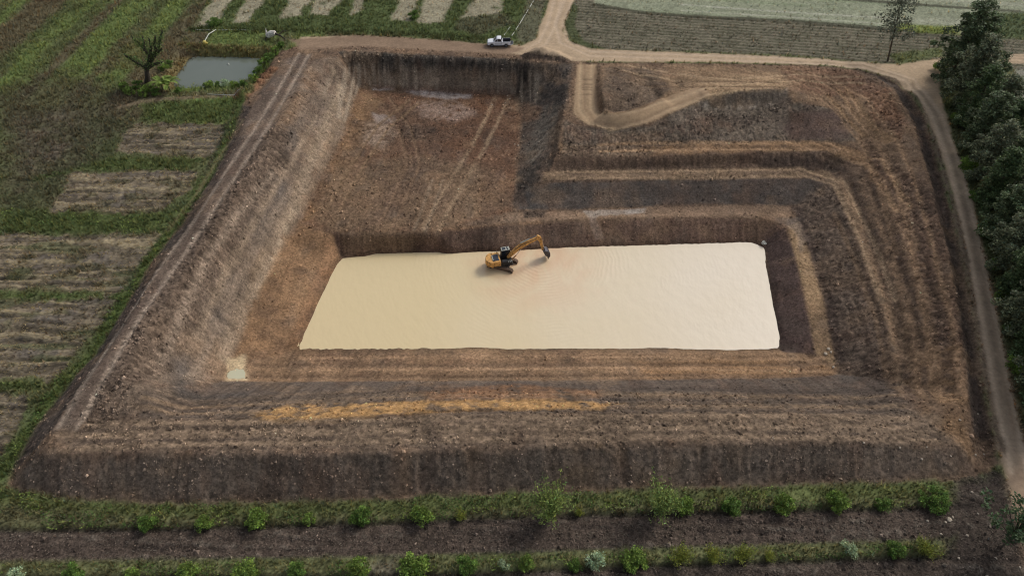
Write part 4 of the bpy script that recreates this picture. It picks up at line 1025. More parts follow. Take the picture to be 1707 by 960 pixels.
# ------------------------------------------------------------------ pickup truck
M_WHITE = mat_plain('white_car_paint', S(232, 234, 238), rough=.25, var=.03, spec=.6)
M_TYRE = mat_plain('tyre_rubber', S(38, 37, 36), rough=.9, var=.15)
M_LINER = mat_plain('black_bed_liner', S(40, 42, 52), rough=.7, var=.15)
M_LAMP = mat_plain('lamp_glass', S(220, 222, 225), rough=.1, var=.03)
M_RED = mat_plain('red_lamp_glass', S(150, 26, 24), rough=.2, var=.05)
M_TRIM = mat_plain('grey_trim', S(96, 98, 104), rough=.5, var=.1)
def pickup(loc, yaw):
    root = empty('pickup_truck', loc, yaw)
    tag(root, 'white double cab pickup parked on the dirt road with its tailgate open', 'pickup truck')
    W = .9
    def section(mb, secs):
        """secs: (x, half width low, half width high, z low, z high)"""
        k = len(mb.v)
        for x, wl2, wh, z0, z1 in secs: mb.v += [(x, -wl2, z0), (x, wl2, z0), (x, wl2 * 1.0, (z0 * .35 + z1 * .65)), (x, wh, z1), (x, -wh, z1), (x, -wl2 * 1.0, (z0 * .35 + z1 * .65))]
        n = len(secs)
        for i in range(n - 1):
            for j in range(6): mb.f.append((k + i * 6 + j, k + i * 6 + (j + 1) % 6, k + (i + 1) * 6 + (j + 1) % 6, k + (i + 1) * 6 + j))
        mb.f.append(tuple(k + j for j in range(6))); mb.f.append(tuple(k + (n - 1) * 6 + j for j in range(6)))
        return mb
    body = section(MB(), [(2.42, .74, .66, .55, .92), (2.3, .86, .78, .45, 1.02), (1.9, W, .82, .42, 1.1), (1.15, W, .84, .42, 1.16), (.2, W, .86, .42, 1.16), (-.72, W, .86, .42, 1.16)])
    b = body.build('body', M_WHITE, root, bevel=.03)
    bed = MB()
    for s in (-1, 1): bed.box((-1.55, s * .86, .82), (1.68, .1, .72))
    bed.box((-.75, 0, .82), (.06, 1.7, .72))
    bd = bed.build('cargo_bed', M_WHITE, root, bevel=.02)
    MB().box((-1.57, 0, .56), (1.62, 1.6, .06)).build('bed_liner', M_LINER, bd)
    for s in (-1, 1): MB().box((-1.57, s * .79, .88), (1.6, .035, .62)).build('bed_liner', M_LINER, bd)
    cabm = MB(); k = [(1.2, .84, 1.14), (.45, .7, 1.76), (.2, .72, 1.8), (-.4, .72, 1.79), (-.68, .82, 1.15)]
    cabm.v += [(x, -y, z) for x, y, z in k] + [(x, y, z) for x, y, z in k]
    cabm.f += [(4, 3, 2, 1, 0), (5, 6, 7, 8, 9)] + [(i, i + 1, i + 6, i + 5) for i in range(4)] + [(0, 5, 9, 4)]
    cb = cabm.build('cabin', M_WHITE, root, bevel=.03)
    MB().add([(1.14, -.74, 1.2), (1.14, .74, 1.2), (.53, .62, 1.71), (.53, -.62, 1.71)], [(0, 1, 2, 3)]).build('windscreen', M_GLASS, cb, off=(.02, 0, .02))
    MB().add([(-.44, -.62, 1.72), (-.44, .62, 1.72), (-.645, .7, 1.25), (-.645, -.7, 1.25)], [(0, 1, 2, 3)]).build('rear_window', M_GLASS, cb, off=(-.03, 0, .0))
    for s in (-1, 1):
        MB().add([(1.0, s * .835, 1.2), (.42, s * .735, 1.71), (.3, s * .74, 1.72), (.3, s * .845, 1.2)], [(0, 1, 2, 3)]).build('side_window', M_GLASS, cb)
        MB().add([(.24, s * .845, 1.2), (.24, s * .742, 1.72), (-.36, s * .742, 1.71), (-.54, s * .84, 1.22)], [(0, 1, 2, 3)]).build('side_window', M_GLASS, cb)
        MB().box((.93, s * 1.0, 1.2), (.14, .2, .16)).build('mirror', M_WHITE, root, bevel=.03)
        for x in (.72, -.22):
            d = MB().box((x, s * (W + .002), .78), (.86, .012, .6)).build('door', M_WHITE, root)
            MB().box((x - .32, s * (W + .02), .98), (.16, .03, .04)).build('handle', M_TRIM, d)
        MB().box((.25, s * (W + .03), .43), (1.7, .14, .06)).build('side_step', M_TRIM, root)
        MB().box((.1, s * (W + .012), .72), (1.5, .012, .12)).build('door_stripe', M_TRIM, root)
        MB().box((2.27, s * .68, .88), (.22, .26, .17), rz=-s * .35).build('headlight', M_LAMP, root, bevel=.02)
        MB().box((-2.39, s * .84, .86), (.05, .13, .42)).build('tail_light', M_RED, root)
    MB().box((2.43, 0, .74), (.06, .8, .26)).build('grille', M_BLK, root)
    MB().box((2.42, 0, .48), (.16, 1.6, .2)).build('bumper', M_TRIM, root, bevel=.04)
    MB().box((-2.5, 0, .46), (.2, 1.7, .18)).build('bumper', M_WHITE, root, bevel=.03)
    tg = MB().box((-2.68, 0, .6), (.56, 1.6, .06)).build('tailgate', M_WHITE, root, bevel=.01)
    MB().box((-2.68, 0, .637), (.5, 1.5, .02)).build('tailgate_liner', M_LINER, tg)
    MB().tube([(-.85, -.82, 1.15), (-.85, -.76, 1.55), (-.85, .76, 1.55), (-.85, .82, 1.15)], .035, 8).build('roll_bar', M_BLK, root)
    for x in (1.5, -1.5):
        for s in (-1, 1):
            w = MB().lathe((x, s * .82, .38), [(.2, -.11), (.36, -.13), (.38, -.08), (.38, .08), (.36, .13), (.2, .11)], 'Y', 18).build('wheel', M_TYRE, root)
            MB().lathe((x, s * .835, .38), [(.21, -.12), (.23, .12)], 'Y', 12).build('rim', M_TRIM, w)
            ar = MB()
            for q in range(9):
                a = PI * q / 8; ar.box((x + .45 * math.cos(a), s * .895, .4 + .45 * math.sin(a)), (.2, .06, .05), ry=-(a - PI / 2))
            ar.build('wheel_arch', M_BLK, root)
    return root
_p = hit(832, 76)
pk = pickup((_p[0], _p[1], float(hz(*_p))), PI)

# ------------------------------------------------------------------ small gear round the small pond and road
M_PIPE = mat_plain('pale_plastic', S(190, 190, 180), rough=.5, var=.15)
M_FLOAT = mat_plain('yellow_plastic', S(206, 184, 96), rough=.5, var=.12)
M_WOODP = mat_plain('bleached_wood', S(206, 200, 190), rough=.9, var=.3, scale=5)
M_WOODD = mat_plain('dark_bark', S(62, 54, 46), rough=.95, var=.3, scale=5, bump=.5)
def gp(px, py, dz=0.0):
    p = hit(px, py); return Vector((p[0], p[1], float(hz(*p)) + dz))
def sag(pts, n=8): 
    out = []
    for a, b in zip(pts[:-1], pts[1:]):
        for k in range(n):
            p = a.lerp(b, k / n); p.z = max(p.z, float(hz(p.x, p.y)) + .05); out.append(p)
    return out + [pts[-1]]
pump = empty('water_pump', gp(342, 74)); tag(pump, 'slanting pale pipe with a yellow pump head on the far bank of the small pond', 'water pump')
_o = Vector(pump.location)
MB().tube([gp(360, 52, .25) - _o, gp(350, 63, .8) - _o, gp(342, 74, .55) - _o], .09, 8).build('pipe', M_PIPE, pump)
MB().lathe((0, 0, .35), [(.12, -.35), (.34, -.3), (.42, 0), (.34, .3), (.15, .4)], 'Z', 12).build('pump_head', M_FLOAT, pump)
MB().box((.35, 0, .2), (.5, .3, .3)).build('motor', M_FLOAT, pump, bevel=.04)
def hose(pts, label, r=.06, dz=.1, name='hose', mat=M_PIPE, cat='hose', group=None):
    P = sag([gp(*p, dz) for p in pts]); o = P[0].copy()
    return tag(MB().tube([p - o for p in P], r, 6).build(name, mat), label, cat, group), o
for pts, lab, r in (([(326,51),(360,51.5),(400,51),(424,52)], 'thin pale hose lying level along the grass behind the small pond', .07),
                    ([(853,61),(868,38),(891,0),(896,-8)], 'long pale hose running from the pickup up the field beside the road', .09),
                    ([(840,60),(846,52),(851,45)], 'short pale hose in the grass just behind the pickup cabin', .07),
                    ([(346,158),(390,160),(412,150)], 'grey hose on the bare near bank of the small pond', .06)):
    o_, p_ = hose(pts, lab, r); o_.location = p_
_a = Vector(G(359, 89, PONDW + .35)); _b = Vector(G(366, 96, PONDW - .1))
o_ = tag(MB().tube([(0, 0, 0), (_b - _a) / 2, _b - _a], [.05, .09, .07], 6).build('stick', M_WOODP), 'bleached stick poking out of the small pond near its far bank', 'stick'); o_.location = _a
o_ = tag(MB().lathe((0, 0, 0), [(.08, -.1), (.22, -.02), (.22, .1), (.1, .2), (.06, .3)], 'Z', 10).build('float', M_PIPE), 'small white float bobbing in the middle of the small pond', 'float'); o_.location = G(381, 108, PONDW)
# uprooted stump
rs = random.Random(4)
st = empty('tree_stump', gp(454, 66, .5)); st.scale = (1.35, 1.35, 1.35); tag(st, 'uprooted pale stump with dark roots beside the far corner of the small pond', 'tree stump')
MB().tube([(-.7, 0, .2), (0, .1, .5), (.7, 0, .7)], [.42, .5, .34], 9).build('trunk', M_WOODP, st)
for k in range(9):
    a = rs.uniform(0, 2 * PI); L = rs.uniform(.7, 1.4)
    e = Vector((-.6 - .3 * rs.random(), math.cos(a) * L, .5 + math.sin(a) * L * .8))
    MB().tube([(-.6, 0, .3), Vector((-.7, 0, .4)).lerp(e, .6), e], [.16, .1, .03], 6).build('root', M_WOODD if k % 3 else M_WOODP, st)
MB().tube([(.6, 0, .6), (1.6, -.5, .5), (2.6, -1.4, .3)], [.2, .12, .05], 7).build('branch', M_WOODD, st)
MB().tube([(1.3, -.3, .55), (2.0, .2, .9), (2.8, .2, .9)], [.1, .07, .03], 6).build('branch', M_WOODD, st)
# coiled suction hose at the pond corner
ch = empty('hose_coil', gp(1272, 407, .1)); tag(ch, 'pale hose coiled at the far right corner of the muddy pool', 'hose coil')
for k, (x, y, r) in enumerate(((0, 0, .26), (.1, .2, .22), (.2, -.25, .18))):
    MB().tube([(x + r * math.cos(t), y + r * math.sin(t) * .9, .1 + .09 * k + .04 * math.sin(t)) for t in np.linspace(0, 5.9, 16)], .07, 6).build('coil', M_PIPE, ch)
# ------------------------------------------------------------------ plants
M_LEAF = mat_leaf('leaf'); M_BLADE = mat_leaf('grass_blade', trans=.5, rough=.8); M_TRUNK = mat_plain('bark', S(84, 74, 62), rough=.95, var=.3, scale=4, bump=.5)
M_STEM = mat_plain('green_stem', S(96, 100, 62), rough=.8, var=.2)
rng = np.random.default_rng(7)

def unit(v): return v / (np.linalg.norm(v, axis=-1, keepdims=True) + 1e-9)
def leaf_quads(c, size, bias=.6, aspect=.5, droop=0.0, r=rng):
    """rhombic leaves at the points c"""
    n = len(c)
    nr = unit(r.normal(size=(n, 3)) + np.array([0, 0, bias]) * 1.5); nr[:, 2] = np.where(nr[:, 2] < 0, -nr[:, 2], nr[:, 2])
    t = unit(np.cross(nr, r.normal(size=(n, 3))))
    if droop: t = unit(t + np.array([0, 0, -droop])); nr = unit(np.cross(t, np.cross(nr, t)))
    b = np.cross(nr, t)
    s = (np.asarray(size) * r.uniform(.65, 1.3, n))[:, None]
    V = np.stack([c - t * s * .5, c + b * s * aspect * .5 + nr * s * .06, c + t * s * .5 - nr * s * .08, c - b * s * aspect * .5 + nr * s * .06], 1).reshape(-1, 3)
    F = np.arange(4 * n).reshape(-1, 4)
    return V, F
def leaf_col(n, base, var=.3, hue=.12, r=rng):
    k = np.exp(r.normal(0, var, n))[:, None]
    h = r.normal(0, hue, n)[:, None]
    c = np.asarray(base)[None] * k * np.concatenate([1 + h, np.ones_like(h), 1 - h * .6], 1)
    return np.repeat(np.clip(c, .004, .8), 4, 0)
def crown_points(r, n_clump, per, shape, clump_r, shell=.55):
    """clumps filling a crown; shape(z01) -> radius, crown spans z 0..1"""
    P = []
    for k in range(n_clump):
        for _ in range(40):
            z = r.uniform(0, 1); rr = shape(z)
            if r.uniform(0, 1) < rr / 1.0 + .05: break
        a = r.uniform(0, 2 * PI); q = rr * (shell + (1 - shell) * r.uniform(0, 1)) if r.uniform() < .75 else rr * r.uniform(0, shell)
        P.append((q * math.cos(a), q * math.sin(a), z))
    return np.array(P)

def make_crown_mesh(name, seed, n_clump, per, shape, hgt, rad, z0, clump_r, leaf, base, var=.32, hue=.12, bias=.6, aspect=.5, clump_var=.22, shell=.55, flat=.7, lobe=0.0):
    r = np.random.default_rng(seed)
    Q0 = crown_points(r, n_clump, per, shape, clump_r, shell)
    if lobe:
        an = np.arctan2(Q0[:, 1], Q0[:, 0]); kk = 1 + lobe * np.sin(3 * an + 9 * Q0[:, 2] + seed) + lobe * .7 * np.sin(2 * an - 14 * Q0[:, 2] + 2 * seed)
        Q0[:, :2] *= kk[:, None]
    Q = Q0 * np.array([rad, rad, hgt]) + np.array([0, 0, z0])
    cs, cols = [], []
    for q in Q:
        m = int(per * r.uniform(.6, 1.4))
        d = r.normal(size=(m, 3)); d = unit(d) * (r.uniform(0, 1, m) ** .45)[:, None]
        cs.append(q + d * clump_r * r.uniform(.7, 1.35) * np.array([1, 1, flat]))
        cols.append(leaf_col(m, np.asarray(base) * math.exp(r.normal(0, clump_var)), var, hue, r))
    c = np.concatenate(cs); V, F = leaf_quads(c, leaf, bias, aspect, r=r)
    return np_mesh(name, V, F, M_LEAF, np.concatenate(cols), 'leaf')

def tree_trunk_mb(seed, h, r0, limbs, spread, z_first, lean=(0, 0)):
    r = random.Random(seed); mb = MB()
    pts = [Vector((lean[0] * t + r.uniform(-.12, .12) * t, lean[1] * t + r.uniform(-.12, .12) * t, h * t)) for t in (0, .15, .4, .65, .85, 1)]
    mb.tube([Vector((0, 0, -.3))] + pts[1:], [r0 * 1.35, r0, r0 * .85, r0 * .6, r0 * .35, r0 * .1], 8)
    for k in range(limbs):
        t = z_first + (1 - z_first) * (k + r.random() * .5) / limbs; t = min(t, .95)
        a = k * 2.4 + r.uniform(-.4, .4); L = spread * r.uniform(.7, 1.1) * (1.1 - .6 * t)
        p0 = Vector((lean[0] * t, lean[1] * t, h * t))
        e = p0 + Vector((math.cos(a) * L, math.sin(a) * L, L * r.uniform(.35, .7)))
        mid = p0.lerp(e, .5) + Vector((0, 0, L * .1))
        rr = r0 * .45 * (1.1 - t)
        mb.tube([p0, mid, e], [rr, rr * .65, rr * .2], 6)
    return mb

ORD = ['first','second','third','fourth','fifth','sixth','seventh','eighth','ninth','tenth','eleventh','twelfth','thirteenth','fourteenth','fifteenth','sixteenth','seventeenth','eighteenth','nineteenth','twentieth','twenty-first','twenty-second','twenty-third','twenty-fourth','twenty-fifth']

# ---- the tall row along the right road
shp = lambda z: math.sin(PI * min(1, (z * .86 + .12))) ** .7
TREE_V = []
for s, base in ((11, S(98, 110, 78)), (12, S(86, 102, 66)), (13, S(114, 120, 92))):
    TREE_V.append((make_crown_mesh('crown', s, 150, 80, shp, 12.6, 3.0, .4, .72, .36, base, var=.42, hue=.08, clump_var=.22, bias=.8, shell=.35, lobe=.3, aspect=.6),
                   tree_trunk_mb(s, 12.0, .2, 12, 2.4, .25)))
_tm = []
for cm, mb in TREE_V:
    t = mb.build('trunk', M_TRUNK); _tm.append(t.data); bpy.data.objects.remove(t)
def place_tree(px, py, sc, rz, v, label, group=None, sxy=1.0):
    p = hit(px, py)
    o = empty('roadside_tree', (p[0], p[1], float(hz(*p))), rz); o.scale = (sc * sxy, sc * sxy, sc)
    tag(o, label, 'tree', group)
    obj('crown', TREE_V[v][0], o); obj('trunk', _tm[v], o)
    return o
ROW = [(1580,138,1.28,1.15),(1606,128,1.0,1.1),(1597,176,1.05,1.25),(1634,168,.8,1.1),(1606,214,.95,1.2),(1650,214,.75,1.3),(1618,256,.85,1.25),(1664,258,.8,1.3),(1629,300,.85,1.2),(1680,312,.85,1.35),(1641,348,.82,1.2),(1692,362,.85,1.3),
       (1652,398,.8,1.2),(1704,420,.85,1.3),(1664,448,.8,1.2),(1718,476,.85,1.3),(1675,500,.76,1.2),(1688,552,.76,1.2),(1732,535,.85,1.3),(1701,604,.76,1.2),(1714,656,.76,1.2),(1745,600,.85,1.3),(1730,712,.76,1.2)]
_r = random.Random(3)
_left = 0; _right = 0
for i, (px, py, sc, sxy) in enumerate(ROW):
    edge = px < 1560 + 0.25 * (py - 60) + 12
    if edge: lab = f'dark tree on the road edge of the right row, {ORD[_left]} from its far end'; _left += 1
    else: lab = f'dark tree in the back of the right row, {ORD[_right]} from its far end'; _right += 1
    place_tree(px, py, sc * _r.uniform(.93, 1.07), _r.uniform(0, 6.28), i % 3, lab, 'trees along the right hand road', sxy)
# low bushes at the feet of the row
# ---- sparse lone tree
p = hit(1480, 102)
lt = empty('sparse_tree', (p[0], p[1], float(hz(*p)))); tag(lt, 'slender sparse tree standing alone beside the far road bend', 'tree')
_lean = (-2.6, 0)
def lone_crown():
    r = np.random.default_rng(41)
    Q = crown_points(r, 80, 12, lambda z: math.sin(PI * min(1, z * .85 + .15)) ** .6, .5, .3) * np.array([4.3, 4.3, 9.4]) + np.array([0, 0, 4.9])
    Q[:, 0] += _lean[0] * Q[:, 2] / 14
    cs = [q + unit(r.normal(size=(22, 3))) * (r.uniform(0, 1, (22, 1)) ** .5) * .85 for q in Q]
    c = np.concatenate(cs); V, F = leaf_quads(c, .42, .4, .6, r=r)
    return np_mesh('crown', V, F, M_LEAF, leaf_col(len(c), S(106, 110, 92), .35, .08, r), 'leaf')
obj('crown', lone_crown(), lt)
tree_trunk_mb(8, 14.0, .17, 11, 2.6, .35, _lean).build('trunk', M_TRUNK, lt)
# ---- leafless pollard at the small pond
p = hit(245, 139); bt = empty('bare_tree', (p[0], p[1], float(hz(*p)))); tag(bt, 'bare lopped tree with thick mossy limbs beside the small pond', 'tree')
def iw(px, py, dy=0.0):
    h = (139 - py) / 7.4; return Vector(((px - 245 + .416 * (139 - py)) / 8.7, dy, h))
MB().tube([iw(245, 144), iw(246, 130), iw(245, 120), iw(247, 110)], [.6, .46, .42, .4], 9).build('trunk', M_WOODD, bt)
_lr = random.Random(5); _fol = []
for pts, dy in (([(246,116),(232,106),(222,98),(215,92)], -1.2), ([(246,113),(250,98),(242,88),(232,80),(222,73)], .6), ([(248,110),(252,96),(254,84),(251,70)], -.4), ([(248,112),(258,98),(264,84),(266,74),(269,64)], 1.0),
                ([(247,116),(258,108),(268,104),(276,100)], -1.5), ([(256,98),(262,94),(270,87)], .3), ([(243,90),(240,82),(236,74)], 1.2), ([(262,88),(260,78),(263,66)], -.8), ([(238,110),(230,112),(224,106)], 1.0)):
    P = [iw(a, b, dy * k / (len(pts) - 1)) for k, (a, b) in enumerate(pts)]
    lb = MB().tube(P, [.32 * (1 - .5 * k / (len(P) - 1)) for k in range(len(P))], 7)
    for k in range(1, len(P)):
        for _ in range(2):
            e = P[k] + Vector((_lr.uniform(-.5, .5), _lr.uniform(-.5, .5), _lr.uniform(.2, .7))); lb.tube([P[k], e], [.07, .02], 4)
        for _ in range(90): _fol.append(P[k - 1].lerp(P[k], _lr.random()) + Vector((_lr.gauss(0, .34), _lr.gauss(0, .34), _lr.gauss(.1, .26))))
    lb.build('limb', M_WOODD, bt)
c = np.array([tuple(v) for v in _fol]); V, F = leaf_quads(c, .3, .3, .6)
obj('sprouting_leaves', np_mesh('sprouting_leaves', V, F, M_LEAF, leaf_col(len(c), S(104, 124, 70), .35), 'leaf'), bt)
# ---- banana plants
def banana(px, py, n, L, seed, label):
    r = random.Random(seed); p = hit(px, py)
    o = empty('banana_plant', (p[0], p[1], float(hz(*p)))); tag(o, label, 'banana plant', 'banana plants by the small pond')
    MB().tube([(0, 0, -.1), (.05, 0, .7), (0, .05, 1.5)], [.2, .15, .1], 8).build('stem', M_STEM, o)
    for k in range(n):
        a = k * 2.4 + r.uniform(-.3, .3); up = r.uniform(.5, 1.2); V = []; F = []; m = 7
        for i in range(m):
            t = i / (m - 1); d = L * t * (1 - .12 * t); z = 1.4 + up * L * (t - .85 * t * t)
            w = .32 * math.sin(PI * min(1, .08 + t * .92)) ** .6 + .02
            for s in (-1, 0, 1): V.append((math.cos(a) * d - math.sin(a) * w * s, math.sin(a) * d + math.cos(a) * w * s, z + abs(s) * .07))
        for i in range(m - 1):
            for j in range(2): F.append((i * 3 + j, i * 3 + j + 1, i * 3 + 4 + j, i * 3 + 3 + j))
        col = np.repeat((S(126, 146, 70) * r.uniform(.6, 1.25))[None], len(V), 0)
        obj('leaf', np_mesh('leaf', V, F, M_LEAF, col, 'leaf'), o)
banana(272, 150, 12, 2.8, 1, 'left banana plant of the pair at the near corner of the small pond')
banana(284, 153, 13, 3.0, 2, 'right banana plant of the pair, touching the near corner of the small pond')

# ---- saplings and bushes of the two planted strips
def make_bush(seed, rad, hgt, n_clump, per, leaf, base, var=.3, bias=.6, z0=.15, clump=.42, aspect=.55, shape=None, stem=.05, hue=.1):
    shape = shape or (lambda z: math.sin(PI * min(1, z * .8 + .2)) ** .6)
    cm = make_crown_mesh('crown', seed, n_clump, per, shape, hgt, rad, z0, clump, leaf, base, var=var, hue=hue, bias=bias, aspect=aspect)
    mb = MB(); r = random.Random(seed)
    for k in range(4):
        a = k * 1.6 + r.random(); mb.tube([(0, 0, -.15), (math.cos(a) * rad * .2, math.sin(a) * rad * .2, hgt * .5), (math.cos(a) * rad * .6, math.sin(a) * rad * .6, hgt * .95)], [stem, stem * .8, stem * .3], 5)
    t = mb.build('stem', M_TRUNK); d = t.data; bpy.data.objects.remove(t)
    return cm, d
def make_wispy(seed, rad, hgt, base, n=26):
    r = np.random.default_rng(seed); mb = MB(); cs = []
    for k in range(n):
        a = r.uniform(0, 2 * PI); q = rad * r.uniform(.1, 1); h = hgt * r.uniform(.5, 1)
        e = np.array((math.cos(a) * q, math.sin(a) * q, h)); m = e * np.array((.35, .35, .55))
        mb.tube([(0, 0, -.1), tuple(m), tuple(e)], [.03, .02, .008], 4)
        t = r.uniform(.25, 1, 40)[:, None]
        cs.append(np.where(t < .55, m * t / .55, m + (e - m) * (t - .55) / .45) + r.normal(0, .13, (40, 3)))
    c = np.concatenate(cs); V, F = leaf_quads(c, .2, .3, .3, r=r)
    cm = np_mesh('crown', V, F, M_LEAF, leaf_col(len(c), base, .3, .1, r), 'leaf')
    t = mb.build('stem', M_STEM); d = t.data; bpy.data.objects.remove(t)
    return cm, d
gD, gM, gY, gP, gL = S(96, 122, 56), S(112, 134, 62), S(140, 146, 66), S(160, 176, 138), S(118, 134, 70)
KINDS = {
 'round':  [make_bush(21, 1.15, 1.75, 34, 62, .21, gD), make_bush(22, 1.05, 1.6, 30, 60, .20, gM), make_bush(23, 1.25, 1.9, 40, 62, .21, gM)],
 'small':  [make_bush(24, .75, 1.0, 16, 50, .18, gM, clump=.32), make_bush(25, .8, 1.1, 18, 50, .18, gD, clump=.32)],
 'wispy':  [make_wispy(26, 1.7, 3.4, S(136, 152, 84), 60), make_wispy(27, 1.5, 3.0, S(136, 152, 86), 56)],
 'yellow': [make_wispy(28, 1.3, 1.9, gY, 42), make_wispy(29, 1.1, 1.6, gY, 34)],
 'pale':   [make_bush(30, .85, 1.4, 20, 46, .2, gP, clump=.36, var=.25), make_bush(31, .7, 1.1, 14, 44, .19, gP, clump=.34)],
 'wide':   [make_bush(32, 2.0, 1.6, 46, 56, .22, gD, clump=.5)],
}
NAME = {'round': 'sapling', 'small': 'shrub', 'wispy': 'wispy_bush', 'yellow': 'weed_clump', 'pale': 'pale_shrub', 'wide': 'broad_bush'}
DESC = {'round': 'round green sapling', 'small': 'small green shrub', 'wispy': 'tall feathery light green bush', 'yellow': 'loose yellow green weed clump', 'pale': 'pale silvery green shrub', 'wide': 'broad dark green bush'}
CATG = {'round': 'sapling', 'small': 'shrub', 'wispy': 'bush', 'yellow': 'weed clump', 'pale': 'shrub', 'wide': 'bush'}
_cnt = {}; _br = random.Random(12)
def bush(kind, px, py, sc, label, group, v=None):
    i = _cnt.get(kind, 0); _cnt[kind] = i + 1
    cm, sm = KINDS[kind][(i if v is None else v) % len(KINDS[kind])]
    sc = sc * (.97 if group and 'strip' in group and kind in ('round', 'wide', 'small') else 1) * _br.uniform(.85, 1.12); p = hit(px, py); o = empty(NAME[kind], (p[0], p[1], float(hz(*p)) - .05), _br.uniform(0, 6.28)); o.scale = (sc * _br.uniform(.9, 1.1), sc * _br.uniform(.9, 1.1), sc)
    tag(o, label, CATG[kind], group)
    obj('crown', cm, o); obj('stem', sm, o)
UP = [('round',250,877,.85),('round',343,875,1.0),('round',430,870,.85),('small',517,868,1.0),('round',605,866,1.15),('round',705,864,1.15),('yellow',768,862,.8),('wispy',917,862,1.6),('yellow',965,856,.7),('wispy',1098,852,1.7),('round',1138,846,.85),('round',1218,848,.9),('round',1304,846,1.0),('round',1392,842,.95),('small',1470,842,1.1),('wide',1556,838,1.05)]
LO = [('pale',33,962,1.0),('round',127,962,1.05),('small',222,962,1.1),('round',317,957,1.2),('round',412,960,1.0),('round',497,956,1.0),('round',600,952,1.1),('round',692,953,1.25),('round',780,948,1.0),('pale',840,942,.75),('round',877,942,.75),('small',957,942,.9),('pale',993,940,1.0),('round',1056,940,1.1),('yellow',1132,934,1.1),('yellow',1186,932,1.1),('yellow',1236,930,1.0),('yellow',1280,930,.7),('pale',1412,920,1.0),('round',1490,922,.8),('yellow',1540,920,1.0)]
_rk = {'UP': {}, 'LO': {}}
for key, L, nm in (('UP', UP, 'upper'), ('LO', LO, 'lower')):
    for i, (k, px, py, sc) in enumerate(L):
        bush(k, px, py, sc, f'{DESC[k]} in the {nm} grass strip, {ORD[i]} plant from the left', f'plants in the {nm} grass strip')
PB = [('small',350,147,1.2),('small',364,146,1.0),('pale',377,146,1.1),('small',393,147,1.3),('small',407,146,1.2),('small',424,135,1.4),('small',432,124,1.4),('small',441,112,1.4),('small',450,102,1.5),('small',460,90,1.4),('small',470,80,1.2),('small',274,118,1.4),('small',284,110,1.2),('small',218,157,1.3),('small',232,146,1.4),('small',250,152,1.2),('small',300,156,1.0),('small',240,160,1.3),('small',262,158,1.3),('small',208,150,1.2)]
for i, (k, px, py, sc) in enumerate(PB):
    side = 'near bank' if i < 5 else 'right bank' if i < 11 else 'left bank'
    j = i if i < 5 else i - 5 if i < 11 else i - 11
    bush(k, px, py, sc, f'{"pale silvery" if k == "pale" else "low green"} shrub on the {side} of the small pond, {ORD[j]} {"from the left" if i < 5 else "from the near end" if i < 11 else "one"}', 'shrubs round the small pond')
bush('wide', 358, 42, .9, 'dark bushy growth at the end of the leftmost pale plot', None)
bush('small', 690, 30, 1.6, 'dark green shrub between two pale plots beyond the far road', None)
RB = [(1566,118,1.2),(1590,200,1.1),(1612,282,1.1),(1624,330,1.2),(1640,392,1.1),(1656,446,1.2),(1668,500,1.1),(1680,552,1.1),(1694,612,1.2)]
for i, (px, py, sc) in enumerate(RB):
    bush('small' if i % 2 else 'round', px, py, sc, f'dark shrub at the road under the right tree row, {ORD[i]} from far end', 'shrubs under the right hand trees')
# tree reaching over the road in the near right corner
p = hit(1668, 912); ct = empty('leaning_tree', (p[0], p[1], float(hz(*p)))); tag(ct, 'thin tree with few dark leaves overhanging the road in the near right corner', 'tree')
r = np.random.default_rng(90)
Q = np.stack([r.normal(.6, 1.6, 80), r.normal(0.2, 1.5, 80), r.uniform(2.6, 7.4, 80)], 1)
c = np.concatenate([q + unit(r.normal(size=(26, 3))) * r.uniform(0, 1, (26, 1)) ** .5 * .55 for q in Q]); V, F = leaf_quads(c, .36, .7, .65, r=r)
obj('crown', np_mesh('crown', V, F, M_LEAF, leaf_col(len(c), S(80, 98, 66), .4, .08, r), 'leaf'), ct)
mb = MB(); mb.tube([(0, 0, -.2), (.05, 0, 1.5), (.2, .1, 3.2), (.3, .2, 5.2)], [.12, .1, .08, .03], 7)
for q in Q: mb.tube([(.12, .05, min(2.6, q[2] - .8)), (q[0] * .5 + .1, q[1] * .5, q[2] - .5), tuple(q)], [.05, .035, .012], 5)
mb.build('trunk', M_TRUNK, ct)

# ------------------------------------------------------------------ ground cover: grass, weeds, clods
def half(y): return .736 * (.695 * y + 50.3) + 6
def scatter(n, r, near_bias=1.0, ylo=22, yhi=175):
    y = ylo + (yhi - ylo) * r.uniform(0, 1, n) ** near_bias
    x = r.uniform(-1, 1, n) * half(y)
    return x, y
r = np.random.default_rng(101)
x, y = scatter(460000, r, 1.25)
g = gv(GRS, x, y); keepm = (r.uniform(0, 1, len(x)) < np.clip(g, 0, 1.4) * .6) & (hz(x, y) > -2) & (gv(RID, x, y) != 2)
x, y, g = x[keepm], y[keepm], g[keepm]; z = hz(x, y) - .04; n = len(x)
cl = vn(x / 2.2, y / 2.2, 303) * .5 + vn(x / .8, y / .8, 304) * .5
hgt = r.uniform(.16, .40, n) * (.75 + .45 * np.clip(g, 0, 1.5)) * (1 + .6 * cl) * (1 + y / 260); wd = hgt * r.uniform(.09, .2, n) + y * .0003
base = gv(C, x, y) * np.exp(r.normal(.42, .24, n) + .2 * cl)[:, None]; hh = r.normal(0, .09, n)[:, None]
base = base * np.concatenate([1.06 + hh, np.ones_like(hh), 1.02 - hh], 1)
Vs, Cs = [], []
